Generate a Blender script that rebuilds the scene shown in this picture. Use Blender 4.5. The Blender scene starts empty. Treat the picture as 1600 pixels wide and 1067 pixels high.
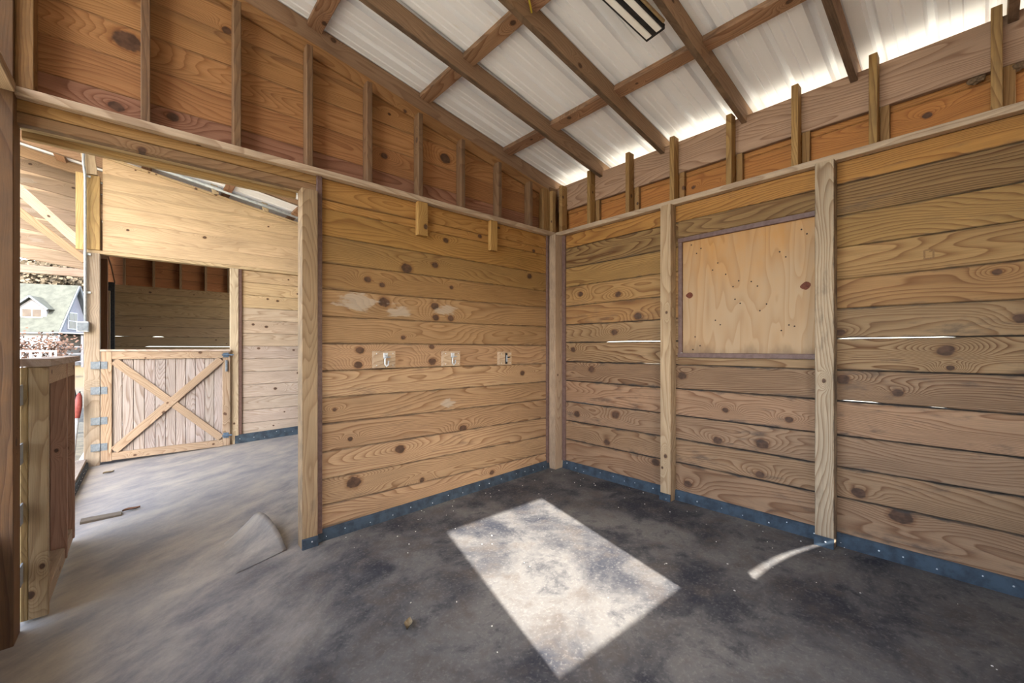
import bpy, bmesh, math, random
from mathutils import Vector, Matrix
random.seed(7)
SC = bpy.context.scene
COL = SC.collection

# ------------------------------------------------------------------ camera, world, sun, exposure
cam_d = bpy.data.cameras.new('camera'); cam = bpy.data.objects.new('camera', cam_d); COL.objects.link(cam)
cam_d.sensor_width = 36.0; cam_d.lens = 650.0/1600.0*36.0; cam_d.shift_y = 11.5/1600.0
cam_d.clip_start = 0.02; cam_d.clip_end = 400
cam.location = (-3.321, -3.043, 1.22)
cam.rotation_euler = (math.pi/2, 0, math.radians(-41.527))
SC.camera = cam

SUN_EL = math.atan(0.68)
W = bpy.data.worlds.new('world'); SC.world = W; W.use_nodes = True
nt = W.node_tree; nt.nodes.clear()
sky = nt.nodes.new('ShaderNodeTexSky'); sky.sky_type = 'NISHITA'; sky.sun_disc = False
sky.sun_elevation = SUN_EL; sky.sun_rotation = math.radians(195); sky.dust_density = 2.5; sky.altitude = 200
hs = nt.nodes.new('ShaderNodeHueSaturation'); hs.inputs['Saturation'].default_value = 0.7
bg = nt.nodes.new('ShaderNodeBackground'); bg.inputs['Strength'].default_value = 2.2
ow = nt.nodes.new('ShaderNodeOutputWorld')
nt.links.new(sky.outputs[0], hs.inputs['Color']); nt.links.new(hs.outputs[0], bg.inputs['Color']); nt.links.new(bg.outputs[0], ow.inputs[0])
sun_d = bpy.data.lights.new('sun', 'SUN'); sun_d.energy = 32.0; sun_d.angle = math.radians(0.6); sun_d.color = (1.0, 0.96, 0.91)
sun = bpy.data.objects.new('sun', sun_d); COL.objects.link(sun); sun.location = (-10, -30, 25)
sdir = Vector((0.258*math.cos(SUN_EL), 0.966*math.cos(SUN_EL), -math.sin(SUN_EL)))
sun.rotation_euler = sdir.to_track_quat('-Z', 'Y').to_euler()

SC.view_settings.view_transform = 'Standard'; SC.view_settings.look = 'None'
SC.view_settings.gamma = 1.0; SC.view_settings.use_curve_mapping = False
SC.view_settings.exposure = -0.15
SC.cycles.use_denoising = True
SC.cycles.max_bounces = 14; SC.cycles.diffuse_bounces = 10; SC.cycles.sample_clamp_indirect = 8

# ------------------------------------------------------------------ node helpers
class NB:
    def __init__(s, mat): s.t = mat.node_tree; s.n = s.t.nodes; s.l = s.t.links
    def put(s, sock, v):
        if isinstance(v, bpy.types.NodeSocket): s.l.new(v, sock)
        elif v is not None: sock.default_value = v
    def m(s, op, a, b=None, c=None, clamp=False):
        x = s.n.new('ShaderNodeMath'); x.operation = op; x.use_clamp = clamp
        for i, v in enumerate((a, b, c)):
            if v is not None: s.put(x.inputs[i], v)
        return x.outputs[0]
    def xyz(s, a, b, c):
        x = s.n.new('ShaderNodeCombineXYZ')
        for i, v in enumerate((a, b, c)): s.put(x.inputs[i], v)
        return x.outputs[0]
    def sep(s, v):
        x = s.n.new('ShaderNodeSeparateXYZ'); s.put(x.inputs[0], v); return x.outputs
    def noise(s, vec, scale=1.0, detail=2.0, rough=0.5, dist=0.0):
        x = s.n.new('ShaderNodeTexNoise'); s.put(x.inputs['Vector'], vec)
        x.inputs['Scale'].default_value = scale; x.inputs['Detail'].default_value = detail
        x.inputs['Roughness'].default_value = rough; x.inputs['Distortion'].default_value = dist
        return x.outputs[0]
    def ss(s, v, a, b):
        x = s.n.new('ShaderNodeMapRange'); x.interpolation_type = 'SMOOTHSTEP'
        s.put(x.inputs['Value'], v); s.put(x.inputs['From Min'], a); s.put(x.inputs['From Max'], b); return x.outputs[0]
    def mix(s, f, a, b, mode='MIX'):
        x = s.n.new('ShaderNodeMix'); x.data_type = 'RGBA'; x.blend_type = mode; x.clamp_factor = True
        s.put(x.inputs[0], f); s.put(x.inputs[6], a); s.put(x.inputs[7], b); return x.outputs[2]
    def attr(s, name):
        x = s.n.new('ShaderNodeAttribute'); x.attribute_type = 'OBJECT'; x.attribute_name = name; return x.outputs
    def obj(s): return s.n.new('ShaderNodeTexCoord').outputs['Object']
    def vs(s, v, k):
        x = s.n.new('ShaderNodeVectorMath'); x.operation = 'SCALE'; s.put(x.inputs[0], v); s.put(x.inputs['Scale'], k); return x.outputs[0]
    def bump(s, h, st, dist):
        x = s.n.new('ShaderNodeBump'); s.put(x.inputs['Height'], h); x.inputs['Strength'].default_value = st
        x.inputs['Distance'].default_value = dist; return x.outputs[0]

def newmat(name, rough=0.7, metal=0.0, col=None, spec=0.3):
    m = bpy.data.materials.new(name); m.use_nodes = True
    b = m.node_tree.nodes['Principled BSDF']
    b.inputs['Roughness'].default_value = rough; b.inputs['Metallic'].default_value = metal
    b.inputs['Specular IOR Level'].default_value = spec
    if col: b.inputs['Base Color'].default_value = (*col, 1)
    return m, b, NB(m)

def lin(r, g, b):
    f = lambda c: (c/255/12.92) if c <= 10 else ((c/255+0.055)/1.055)**2.4
    return (f(r), f(g), f(b))

def noisy(name, c1, c2, scale=20, rough=0.7, metal=0.0, bump=0.0, stretch=(1, 1, 1)):
    m, b, n = newmat(name, rough, metal)
    mp = n.n.new('ShaderNodeMapping'); mp.inputs['Scale'].default_value = stretch; n.put(mp.inputs[0], n.obj())
    f = n.noise(mp.outputs[0], scale, 4, 0.6)
    f2 = n.ss(f, 0.3, 0.7)
    n.put(b.inputs['Base Color'], n.mix(f2, (*c1, 1), (*c2, 1)))
    if bump: n.put(b.inputs['Normal'], n.bump(f, bump, 0.01))
    return m

def make_wood():
    m, b, n = newmat('pine_wood', 0.72, 0, None, 0.25)
    x, y, z = n.sep(n.obj())[:3]
    seed = n.attr('seed')[2]; col = n.attr('col')[0]; grain = n.attr('grain')[2]; dirt = n.attr('dirt')[2]; hw = n.attr('hw')[2]
    wv = n.noise(n.xyz(n.m('MULTIPLY', x, 3.0), n.m('MULTIPLY', z, 16.0), seed), 1, 2.5, 0.55)
    v = n.m('ADD', n.m('ADD', z, n.m('MULTIPLY', y, 0.6)), n.m('MULTIPLY', n.m('SUBTRACT', wv, 0.5), 0.022))
    so = n.m('MULTIPLY', seed, 5.31)
    n1 = n.noise(n.xyz(n.m('MULTIPLY_ADD', x, 0.75, so), n.m('MULTIPLY_ADD', v, 4.6, n.m('MULTIPLY', seed, 2.7)), seed), 1, 1.6, 0.42)
    jit = n.noise(n.xyz(n.m('MULTIPLY', x, 25), n.m('MULTIPLY', z, 25), seed), 1, 2, 0.5)
    g = n.m('ADD', n.m('MULTIPLY', v, 1.7), n1)
    core = None; halo = None
    for i in (1, 2, 3, 4):
        k = n.sep(n.attr('k%d' % i)[1])
        r = n.m('MAXIMUM', k[2], 0.001)
        dx = n.m('DIVIDE', n.m('SUBTRACT', x, k[0]), r); dz = n.m('DIVIDE', n.m('SUBTRACT', z, k[1]), r)
        d2 = n.m('ADD', n.m('MULTIPLY', n.m('POWER', n.m('ABSOLUTE', dx), 2.0), 0.62), n.m('POWER', n.m('ABSOLUTE', dz), 2.0))
        e = n.m('EXPONENT', n.m('MULTIPLY', n.m('ADD', n.m('MULTIPLY', n.m('MULTIPLY', dx, dx), 0.05), n.m('MULTIPLY', n.m('MULTIPLY', dz, dz), 0.22)), -1.0))
        on = n.m('GREATER_THAN', k[2], 0.002)
        g = n.m('MULTIPLY_ADD', n.m('MULTIPLY', e, on), 0.30, g)
        d = n.m('ADD', n.m('SQRT', d2), n.m('MULTIPLY', n.m('SUBTRACT', jit, 0.5), 0.55))
        c = n.m('MULTIPLY', n.m('SUBTRACT', 1.0, n.ss(d, 0.75, 1.0)), on)
        h = n.m('MULTIPLY', n.m('SUBTRACT', 1.0, n.ss(d, 0.95, 1.45)), on)
        core = c if core is None else n.m('MAXIMUM', core, c)
        halo = h if halo is None else n.m('MAXIMUM', halo, h)
    tick = n.attr('rings')[2]
    t = n.m('FRACT', n.m('MULTIPLY', g, tick))
    late = n.m('MULTIPLY', n.m('POWER', t, 2.6), n.ss(t, 1.0, 0.90))
    fine = n.noise(n.xyz(n.m('MULTIPLY', x, 5.0), n.m('MULTIPLY', v, 260.0), n.m('ADD', seed, n.m('MULTIPLY', y, 60))), 1, 2.5, 0.6)
    blot = n.noise(n.xyz(n.m('MULTIPLY_ADD', x, 1.5, so), n.m('MULTIPLY', v, 5.0), seed), 1, 3.5, 0.6)
    wear = n.noise(n.xyz(n.m('MULTIPLY_ADD', x, 7.0, so), n.m('MULTIPLY', v, 24.0), seed), 1, 4, 0.65)
    c0 = n.mix(1.0, col, (0.93, 0.995, 1.22, 1), 'MULTIPLY')
    c0 = n.mix(1.0, c0, n.xyz(*[n.m('MULTIPLY_ADD', blot, 0.5, 0.44)]*3), 'MULTIPLY')
    dark = n.mix(1.0, c0, (0.42, 0.29, 0.20, 1), 'MULTIPLY')
    c1 = n.mix(n.m('MULTIPLY', late, grain), c0, dark)
    c1 = n.mix(1.0, c1, n.xyz(*[n.m('MULTIPLY_ADD', fine, 0.7, 0.65)]*3), 'MULTIPLY')
    c1 = n.mix(n.m('MULTIPLY', halo, 0.45), c1, n.mix(1.0, c1, (0.5, 0.34, 0.22, 1), 'MULTIPLY'))
    c1 = n.mix(n.m('MULTIPLY', core, 0.9), c1, n.mix(n.ss(jit, 0.35, 0.65), (0.050, 0.027, 0.017, 1), (0.088, 0.046, 0.028, 1)))
    # pale rubbed / whitewashed marks
    for nm in ('s1', 's2', 's3'):
        k = n.sep(n.attr(nm)[1]); r = n.m('MAXIMUM', k[2], 0.001)
        dx = n.m('DIVIDE', n.m('SUBTRACT', x, k[0]), n.m('MULTIPLY', r, 1.7)); dz = n.m('DIVIDE', n.m('SUBTRACT', z, k[1]), n.m('MULTIPLY', r, 0.75))
        d = n.m('SQRT', n.m('ADD', n.m('MULTIPLY', dx, dx), n.m('MULTIPLY', dz, dz)))
        d = n.m('ADD', d, n.m('MULTIPLY', n.m('SUBTRACT', wear, 0.5), 3.2))
        mk = n.m('MULTIPLY', n.m('SUBTRACT', 1.0, n.ss(d, 0.55, 1.05)), n.m('GREATER_THAN', k[2], 0.002))
        c1 = n.mix(n.m('MULTIPLY', mk, 0.5), c1, (0.46, 0.41, 0.34, 1))
    # handling grime worn into the board edges
    ed = n.m('DIVIDE', n.m('ABSOLUTE', z), n.m('MAXIMUM', hw, 0.005))
    gm = n.ss(n.m('ADD', ed, n.m('MULTIPLY', n.m('SUBTRACT', wear, 0.5), 0.9)), 0.85, 1.15)
    bl2 = n.ss(n.m('ADD', blot, n.m('MULTIPLY', n.m('SUBTRACT', wear, 0.5), 0.7)), 0.56, 0.84)
    gm = n.m('MULTIPLY', n.m('MAXIMUM', gm, n.m('MULTIPLY', bl2, 0.8)), dirt, None, True)
    c1 = n.mix(gm, c1, (0.055, 0.045, 0.038, 1))
    # soot-dark joint grime on the eased edges
    jn = n.m('MULTIPLY', n.ss(n.m('SUBTRACT', hw, n.m('ABSOLUTE', z)), n.m('MULTIPLY_ADD', wear, 0.016, 0.001), 0.0), n.m('MULTIPLY', n.m('GREATER_THAN', hw, 0.07), n.m('MULTIPLY', n.m('MULTIPLY_ADD', dirt, 1.0, 0.10), n.m('MULTIPLY_ADD', n.ss(blot, 0.34, 0.6), 0.7, 0.35))), None, True)
    c1 = n.mix(jn, c1, (0.03, 0.023, 0.018, 1))
    n.put(b.inputs['Base Color'], c1)
    n.put(b.inputs['Normal'], n.bump(n.m('ADD', n.m('MULTIPLY', late, -0.4), n.m('MULTIPLY', fine, 0.7)), 0.35, 0.003))
    return m
WOOD = make_wood()

# ------------------------------------------------------------------ object helpers
def tag(o, label=None, cat=None, group=None, kind=None):
    if label: o['label'] = label
    if cat: o['category'] = cat
    if group: o['group'] = group
    if kind: o['kind'] = kind
    return o
def empty(name, loc=(0, 0, 0), kind=None, rz=0.0):
    o = bpy.data.objects.new(name, None); COL.objects.link(o); o.location = loc; o.rotation_euler = (0, 0, rz)
    o.empty_display_size = 0.1
    if kind: o['kind'] = kind
    return o
def mesh_obj(name, verts, faces, mat, parent=None, smooth=False, M=None):
    me = bpy.data.meshes.new(name); me.from_pydata([tuple(v) for v in verts], [], faces); me.update()
    if mat: me.materials.append(mat)
    if smooth:
        for p in me.polygons: p.use_smooth = True
    o = bpy.data.objects.new(name, me); COL.objects.link(o)
    if M is not None: o.matrix_world = M
    if parent: attach(o, parent)
    return o
def attach(o, parent):
    """parent the object; its matrix stays where it was set in the world"""
    pm = Matrix.Identity(4)
    p = parent
    while p is not None:
        pm = Matrix.LocRotScale(p.location, p.rotation_euler, p.scale) @ pm; p = p.parent
    mw = Matrix.LocRotScale(o.location, o.rotation_euler, o.scale)
    o.parent = parent
    o.matrix_parent_inverse = Matrix.Identity(4)
    ml = pm.inverted() @ mw
    o.location, q, o.scale = ml.decompose(); o.rotation_euler = q.to_euler()
KNULL = (0.0, -9.0, 0.0)
_sc = [0]
def wood_props(o, col, hw, knots=(), stains=(), dirt=0.0, grain=0.6, seed=None):
    _sc[0] += 1
    o['seed'] = float(seed if seed is not None else (_sc[0]*0.6180339*7) % 11.0 + 0.37)
    o['col'] = [float(c) for c in col]; o['hw'] = float(hw); o['grain'] = float(grain); o['rings'] = random.choice((16.0, 20.0, 24.0, 30.0)); o['dirt'] = float(dirt)
    for i in range(4): o['k%d' % (i+1)] = [float(c) for c in (knots[i] if i < len(knots) else KNULL)]
    for i in range(3): o['s%d' % (i+1)] = [float(c) for c in (stains[i] if i < len(stains) else KNULL)]
def basis(o, ex, ez):
    ex = Vector(ex).normalized(); ez = Vector(ez).normalized(); ey = ez.cross(ex)
    return Matrix(((ex.x, ey.x, ez.x, o[0]), (ex.y, ey.y, ez.y, o[1]), (ex.z, ey.z, ez.z, o[2]), (0, 0, 0, 1)))
def vary(col, a=0.10):
    k = 1+random.uniform(-a, a); return (col[0]*k, col[1]*k*(1+random.uniform(-a, a)*0.3), col[2]*k*(1+random.uniform(-a, a)*0.5))
def strip(name, parent, origin, ex, ez, us, bot, top, T, col, knots=(), stains=(), dirt=0.0, grain=0.6, ch=0.006, seed=None):
    """one board: local X runs along it, Z across it, Y through it (front at y=0). bot/top give its edges at each u"""
    zc = sum((bot(u)+top(u))/2 for u in us)/len(us)
    V = []; F = []
    for u in us:
        a, c = bot(u)-zc, top(u)-zc
        h = min(ch, (c-a)*0.3)
        V += [(u-us[0], h, a), (u-us[0], 0, a+h), (u-us[0], 0, c-h), (u-us[0], h, c), (u-us[0], T, c), (u-us[0], T, a)]
    n = len(us)
    for i in range(n-1):
        for j in range(6):
            A, B = i*6+j, i*6+(j+1) % 6
            F.append((A, A+6, B+6, B))
    F.append(tuple(range(6))); F.append(tuple(reversed(range((n-1)*6, n*6))))
    ez = Vector(ez).normalized(); ex = Vector(ex).normalized()
    o0 = Vector(origin)+ex*us[0]+ez*zc
    o = mesh_obj(name, V, F, WOOD, None, False, basis(o0, ex, ez))
    hw = sum((top(u)-bot(u))/2 for u in us)/len(us)
    wood_props(o, col, hw, [(k[0]-us[0], k[1]-zc, k[2]) for k in knots], [(k[0]-us[0], k[1]-zc, k[2]) for k in stains], dirt, grain, seed)
    if parent: attach(o, parent)
    return o
def timber(name, parent, p0, p1, width, depth, wdir, col, knots=None, dirt=0.1, grain=0.6, ch=0.003, mat=None):
    """straight piece from p0 to p1 (axis through its middle); width is measured along wdir"""
    p0, p1 = Vector(p0), Vector(p1); ex = (p1-p0); L = ex.length; ex.normalize()
    wd = Vector(wdir); wd = (wd-ex*wd.dot(ex)).normalized(); ey = wd.cross(ex)
    a, b, h = width/2, depth/2, min(ch, width*0.2, depth*0.2)
    sec = [(-b+h, -a), (-b, -a+h), (-b, a-h), (-b+h, a), (b-h, a), (b, a-h), (b, -a+h), (b-h, -a)]
    V = [(x, y, z) for x in (0, L) for y, z in sec]
    F = [(j, j+8, (j+1) % 8+8, (j+1) % 8) for j in range(8)]+[tuple(range(8)), tuple(range(15, 7, -1))]
    o = mesh_obj(name, V, F, mat or WOOD, None, False, basis(p0, ex, wd))
    if mat is None:
        if knots is None:
            knots = [(random.uniform(0.05, max(L-0.05, 0.06)), random.uniform(-a, a)*0.8, random.uniform(0.008, 0.018)) for _ in range(int(min(4, random.uniform(0.2, 1.2)*(1+L))))]
        wood_props(o, col, a, knots, (), dirt, grain)
    if parent: attach(o, parent)
    return o
def box(name, parent, x0, x1, y0, y1, z0, z1, mat=None, col=None, axis=None, bev=0.003, **kw):
    """axis-aligned box; long axis carries the grain"""
    d = (x1-x0, y1-y0, z1-z0); c = ((x0+x1)/2, (y0+y1)/2, (z0+z1)/2)
    ax = axis if axis is not None else max(range(3), key=lambda i: d[i])
    e = [Vector((1, 0, 0)), Vector((0, 1, 0)), Vector((0, 0, 1))]
    oth = [i for i in range(3) if i != ax]
    w = max(oth, key=lambda i: d[i]); t = [i for i in oth if i != w][0]
    p0 = Vector(c)-e[ax]*d[ax]/2; p1 = Vector(c)+e[ax]*d[ax]/2
    return timber(name, parent, p0, p1, d[w], d[t], e[w], col or (0.4, 0.3, 0.2), ch=bev, mat=mat, **kw)
def bm_obj(name, bm, mat, parent=None, smooth=False):
    me = bpy.data.meshes.new(name); bm.to_mesh(me); bm.free()
    if mat: me.materials.append(mat)
    if smooth:
        for p in me.polygons: p.use_smooth = True
    o = bpy.data.objects.new(name, me); COL.objects.link(o)
    if parent: attach(o, parent)
    return o
def tube_bm(bm, pts, r, n=8):
    pts = [Vector(p) for p in pts]; rings = []
    for i, p in enumerate(pts):
        d = (pts[min(i+1, len(pts)-1)]-pts[max(i-1, 0)]).normalized()
        a = d.orthogonal().normalized() if i == 0 else (rings[-1][1]-d*rings[-1][1].dot(d)).normalized()
        bb = d.cross(a); rr = r[i] if isinstance(r, (list, tuple)) else r
        rings.append(([bm.verts.new(p+(a*math.cos(2*math.pi*k/n)+bb*math.sin(2*math.pi*k/n))*rr) for k in range(n)], a))
    for i in range(len(rings)-1):
        A, B = rings[i][0], rings[i+1][0]
        for k in range(n): bm.faces.new((A[k], A[(k+1) % n], B[(k+1) % n], B[k]))
    bm.faces.new(list(reversed(rings[0][0]))); bm.faces.new(rings[-1][0])
def tube(name, parent, pts, r, mat, n=8):
    bm = bmesh.new(); tube_bm(bm, pts, r, n); return bm_obj(name, bm, mat, parent, True)

# ------------------------------------------------------------------ plain materials
M_steel = noisy('brown_painted_steel', lin(98, 74, 66), lin(112, 88, 80), 30, 0.5)
M_strip = noisy('blue_grey_rubber', lin(44, 53, 62), lin(62, 75, 86), 14, 0.75, 0, 0.1)
M_galv = noisy('galvanised_steel', lin(150, 156, 162), lin(176, 182, 186), 25, 0.45, 0.25)
M_black = noisy('black_metal', (0.012, 0.012, 0.014), (0.03, 0.03, 0.032), 30, 0.5)
M_white = noisy('white_plastic', lin(222, 222, 218), lin(232, 232, 230), 8, 0.45)
M_diff = noisy('frosted_diffuser', lin(232, 228, 222), lin(238, 236, 232), 6, 0.5)
M_screw = noisy('zinc_screw', lin(190, 195, 200), lin(220, 222, 224), 60, 0.35, 0.5)
M_yel = noisy('yellow_cable_jacket', lin(205, 185, 60), lin(220, 200, 80), 30, 0.5)
M_red = noisy('red_grip', lin(112, 50, 48), lin(132, 66, 60), 30, 0.5)
M_blue = noisy('blue_grey_metal', lin(74, 92, 112), lin(98, 116, 134), 30, 0.5, 0.3)
M_brown = noisy('rusty_cable', lin(110, 78, 58), lin(130, 95, 72), 30, 0.6)
M_hinge = noisy('grey_zinc_hinge', lin(96, 104, 112), lin(118, 126, 132), 30, 0.5, 0.1)
M_dots = noisy('dark_nail_hole', (0.02, 0.013, 0.01), (0.04, 0.025, 0.02), 30, 0.8)

def make_roofmat():
    m, b, n = newmat('white_painted_roofing', 0.38, 0.0, None, 0.5)
    x, y, z = n.sep(n.obj())[:3]
    f = n.noise(n.xyz(n.m('MULTIPLY', x, 0.9), n.m('MULTIPLY', y, 14), 0.0), 1, 4, 0.6)
    rust = n.noise(n.xyz(n.m('MULTIPLY', x, 2.2), n.m('MULTIPLY', y, 9), 3.0), 1, 4, 0.65)
    c = n.mix(n.ss(f, 0.35, 0.7), (*lin(238, 240, 244), 1), (*lin(242, 244, 248), 1))
    c = n.mix(n.m('MULTIPLY', n.ss(rust, 0.64, 0.8), 0.5), c, (*lin(205, 188, 150), 1))
    n.put(b.inputs['Base Color'], c); return m
M_roof = make_roofmat()

def make_floor():
    m, b, n = newmat('worn_stall_mat_floor', 0.8, 0, None, 0.2)
    P = n.obj(); x, y, z = n.sep(P)[:3]
    a = n.noise(P, 1.7, 6, 0.62, 0.4); a2 = n.noise(n.xyz(n.m('ADD', x, 7.3), y, z), 5.5, 6, 0.68, 0.3)
    fi = n.noise(P, 60, 3, 0.6)
    rot = n.xyz(n.m('ADD', n.m('MULTIPLY', x, 0.8), n.m('MULTIPLY', y, 0.6)), n.m('MULTIPLY', n.m('SUBTRACT', n.m('MULTIPLY', y, 0.8), n.m('MULTIPLY', x, 0.6)), 2.2), 0.0)
    st = n.noise(rot, 1.6, 8, 0.7, 0.2)
    c = n.mix(n.ss(a, 0.37, 0.64), (*lin(50, 51, 56), 1), (*lin(104, 101, 97), 1))
    c = n.mix(n.m('MULTIPLY', n.ss(a2, 0.45, 0.72), 0.8), c, (*lin(82, 75, 69), 1))
    c = n.mix(n.m('MULTIPLY', n.ss(n.m('SUBTRACT', 1.0, a2), 0.5, 0.72), 0.7), c, (*lin(34, 37, 45), 1))
    # pale dust tracked in from the aisle, brighter aisle light also put into its colour
    f = n.m('ADD', n.m('MULTIPLY', n.m('ADD', x, 2.35), -0.85), n.m('MULTIPLY', n.m('ADD', y, 0.6), 0.55))
    f = n.m('ADD', f, n.m('MULTIPLY', n.m('SUBTRACT', st, 0.5), 1.5))
    du = n.ss(f, -0.2, 1.2)
    dc = n.mix(n.ss(st, 0.30, 0.72), (*lin(128, 126, 128), 1), (*lin(172, 163, 150), 1))
    c = n.mix(n.m('MULTIPLY', du, 0.9), c, dc)
    c = n.mix(n.m('MULTIPLY', n.ss(fi, 0.5, 0.75), 0.18), c, (*lin(160, 154, 146), 1))
    n.put(b.inputs['Base Color'], c)
    n.put(b.inputs['Normal'], n.bump(n.m('ADD', a2, n.m('MULTIPLY', fi, 0.5)), 0.25, 0.01))
    return m
M_floor = make_floor()

def make_ply():
    m, b, n = newmat('plywood_face', 0.7, 0, None, 0.25)
    x, y, z = n.sep(n.obj())[:3]
    f = n.noise(n.xyz(n.m('MULTIPLY', x, 4.5), y, n.m('MULTIPLY', z, 0.9)), 1, 2, 0.45, 0.25)
    t = n.m('FRACT', n.m('MULTIPLY', f, 11.0)); late = n.m('MULTIPLY', n.m('POWER', t, 2.0), n.ss(t, 1.0, 0.9))
    fi = n.noise(n.xyz(n.m('MULTIPLY', x, 160), y, n.m('MULTIPLY', z, 3)), 1, 2, 0.6)
    bl = n.noise(n.xyz(n.m('MULTIPLY', x, 5), y, n.m('MULTIPLY', z, 2)), 1, 4, 0.65)
    c = n.mix(n.ss(bl, 0.3, 0.7), (*lin(186, 136, 78), 1), (*lin(180, 142, 100), 1))
    # paler lower half, grey water marks at the foot
    c = n.mix(n.m('MULTIPLY', n.ss(n.m('ADD', z, n.m('MULTIPLY', bl, -0.5)), 0.30, -0.35), 0.6), c, (*lin(172, 152, 126), 1))
    c = n.mix(n.m('MULTIPLY', late, 0.4), c, (*lin(138, 94, 50), 1))
    c = n.mix(n.m('MULTIPLY', n.ss(n.m('ADD', n.m('SUBTRACT', z, -0.47), n.m('MULTIPLY', n.m('SUBTRACT', bl, 0.5), 0.35)), 0.10, -0.02), 0.55), c, (*lin(78, 68, 60), 1))
    c = n.mix(n.m('MULTIPLY', fi, 0.15), c, (*lin(140, 104, 66), 1))
    n.put(b.inputs['Base Color'], c); return m
M_ply = make_ply()

# ------------------------------------------------------------------ wood colours
C_YEL = lin(206, 150, 76); C_TAN = lin(206, 164, 114); C_TAN2 = lin(198, 155, 106); C_ORG = lin(196, 136, 66)
C_RED = lin(172, 112, 66); C_PALE = lin(222, 192, 148); C_WEATH = lin(186, 152, 106); C_RAFT = lin(186, 148, 108)
C_BRN = lin(160, 122, 80); C_DRK = lin(126, 92, 62)

def zb(x): return 2.922-0.1754*x           # underside of the rafters
def fz(x, y): return -0.03+0.034*x-0.012*max(y, 0.0)

# ------------------------------------------------------------------ floor and ground
nx, ny = 40, 100
V = []; F = []
for i in range(nx+1):
    for j in range(ny+1):
        x = -3.95+4.15*i/nx; y = -3.72+11.8*j/ny; V.append((x, y, fz(x, y)))
for i in range(nx):
    for j in range(ny):
        a = i*(ny+1)+j; F.append((a, a+ny+1, a+ny+2, a+1))
b0 = len(V)
V += [(-3.95, -3.72, -0.5), (0.2, -3.72, -0.5), (0.2, 8.08, -0.5), (-3.95, 8.08, -0.5)]
F.append((b0+3, b0+2, b0+1, b0))
F.append(tuple([i*(ny+1) for i in range(nx+1)][::-1]+[b0, b0+1]))
F.append(tuple([i*(ny+1)+ny for i in range(nx+1)]+[b0+2, b0+3]))
F.append(tuple([j for j in range(ny+1)]+[b0+3, b0]))
F.append(tuple([nx*(ny+1)+j for j in range(ny+1)][::-1]+[b0+1, b0+2]))
floor = mesh_obj('floor', V, F, M_floor, None, True); tag(floor, 'dark mottled stall floor turning pale and dusty in the aisle', None, None, 'structure')

def make_ground():
    m, b, n = newmat('dry_grass_ground', 0.95, 0, None, 0.1)
    P = n.obj(); a = n.noise(P, 0.25, 5, 0.6); c2 = n.noise(P, 9, 4, 0.7)
    c = n.mix(n.ss(a, 0.35, 0.65), (*lin(178, 168, 148), 1), (*lin(158, 152, 132), 1))
    c = n.mix(n.m('MULTIPLY', n.ss(c2, 0.45, 0.7), 0.5), c, (*lin(142, 134, 114), 1))
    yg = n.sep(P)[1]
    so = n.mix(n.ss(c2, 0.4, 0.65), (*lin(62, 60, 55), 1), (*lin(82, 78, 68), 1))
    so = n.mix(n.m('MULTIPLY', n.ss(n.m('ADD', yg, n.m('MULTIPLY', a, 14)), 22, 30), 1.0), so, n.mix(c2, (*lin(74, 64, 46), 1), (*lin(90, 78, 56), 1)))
    c = n.mix(n.ss(n.m('ADD', yg, n.m('MULTIPLY', a, 3)), 5.2, 6.4), c, so)  # ground north of the barn darkened in colour, standing in for its shade
    n.put(b.inputs['Base Color'], c); return m
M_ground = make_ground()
gV = []; gF = []
GN = 48
for i in range(GN+1):
    for j in range(GN+1):
        x = -110+190*i/GN; y = -90+190*j/GN
        z = -0.36+(0.12*math.sin(x*0.21)*math.cos(y*0.17) if abs(x+2) > 9 or y > 12 or y < -8 else 0)
        gV.append((x, y, z))
for i in range(GN):
    for j in range(GN):
        a = i*(GN+1)+j; gF.append((a, a+GN+1, a+GN+2, a+1))
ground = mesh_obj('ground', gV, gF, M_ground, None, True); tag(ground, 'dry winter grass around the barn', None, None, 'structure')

# ------------------------------------------------------------------ knots read off the photograph (position along the wall, height, radius)
KL = [(-1.748, 1.862, 0.041), (-1.489, 1.922, 0.027), (-0.388, 1.957, 0.026), (-2.066, 1.739, 0.024), (-1.326, 1.752, 0.017), (-1.936, 1.578, 0.039), (-1.492, 1.58, 0.032), (-1.483, 1.483, 0.027), (-1.335, 1.485, 0.028), (-1.383, 2.147, 0.022), (-1.02, 2.25, 0.02), (-0.328, 2.223, 0.018), (-2.127, 1.211, 0.028), (-2.139, 1.101, 0.028), (-1.515, 1.113, 0.032), (-1.519, 1.237, 0.021), (-0.488, 0.979, 0.026), (-1.808, 0.428, 0.035), (-2.171, 0.245, 0.047), (-1.612, 0.145, 0.021), (-2.306, 0.79, 0.014), (-1.203, 0.515, 0.035), (-0.875, 0.062, 0.024)]
KR = [(0.789, 1.731, 0.03), (0.342, 1.775, 0.026), (0.997, 1.513, 0.034), (0.746, 1.377, 0.03), (0.247, 1.212, 0.026), (0.295, 0.552, 0.033), (0.761, 0.6, 0.036), (0.663, 0.325, 0.031), (1.17, 0.237, 0.033), (0.481, 1.017, 0.032), (1.406, 0.999, 0.032), (1.69, 0.511, 0.03), (1.999, 0.537, 0.037), (1.982, 0.314, 0.028), (1.455, 0.117, 0.031), (1.748, 0.754, 0.02), (2.164, 0.732, 0.022), (2.911, 1.21, 0.032), (2.929, 1.115, 0.014), (2.445, 1.324, 0.024), (3.097, 1.619, 0.017), (3.175, 1.375, 0.026), (3.112, 0.587, 0.046), (2.729, 0.238, 0.045), (2.537, 0.326, 0.032), (2.46, 1.025, 0.032), (2.714, 0.961, 0.023), (2.988, 0.955, 0.031)]
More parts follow.
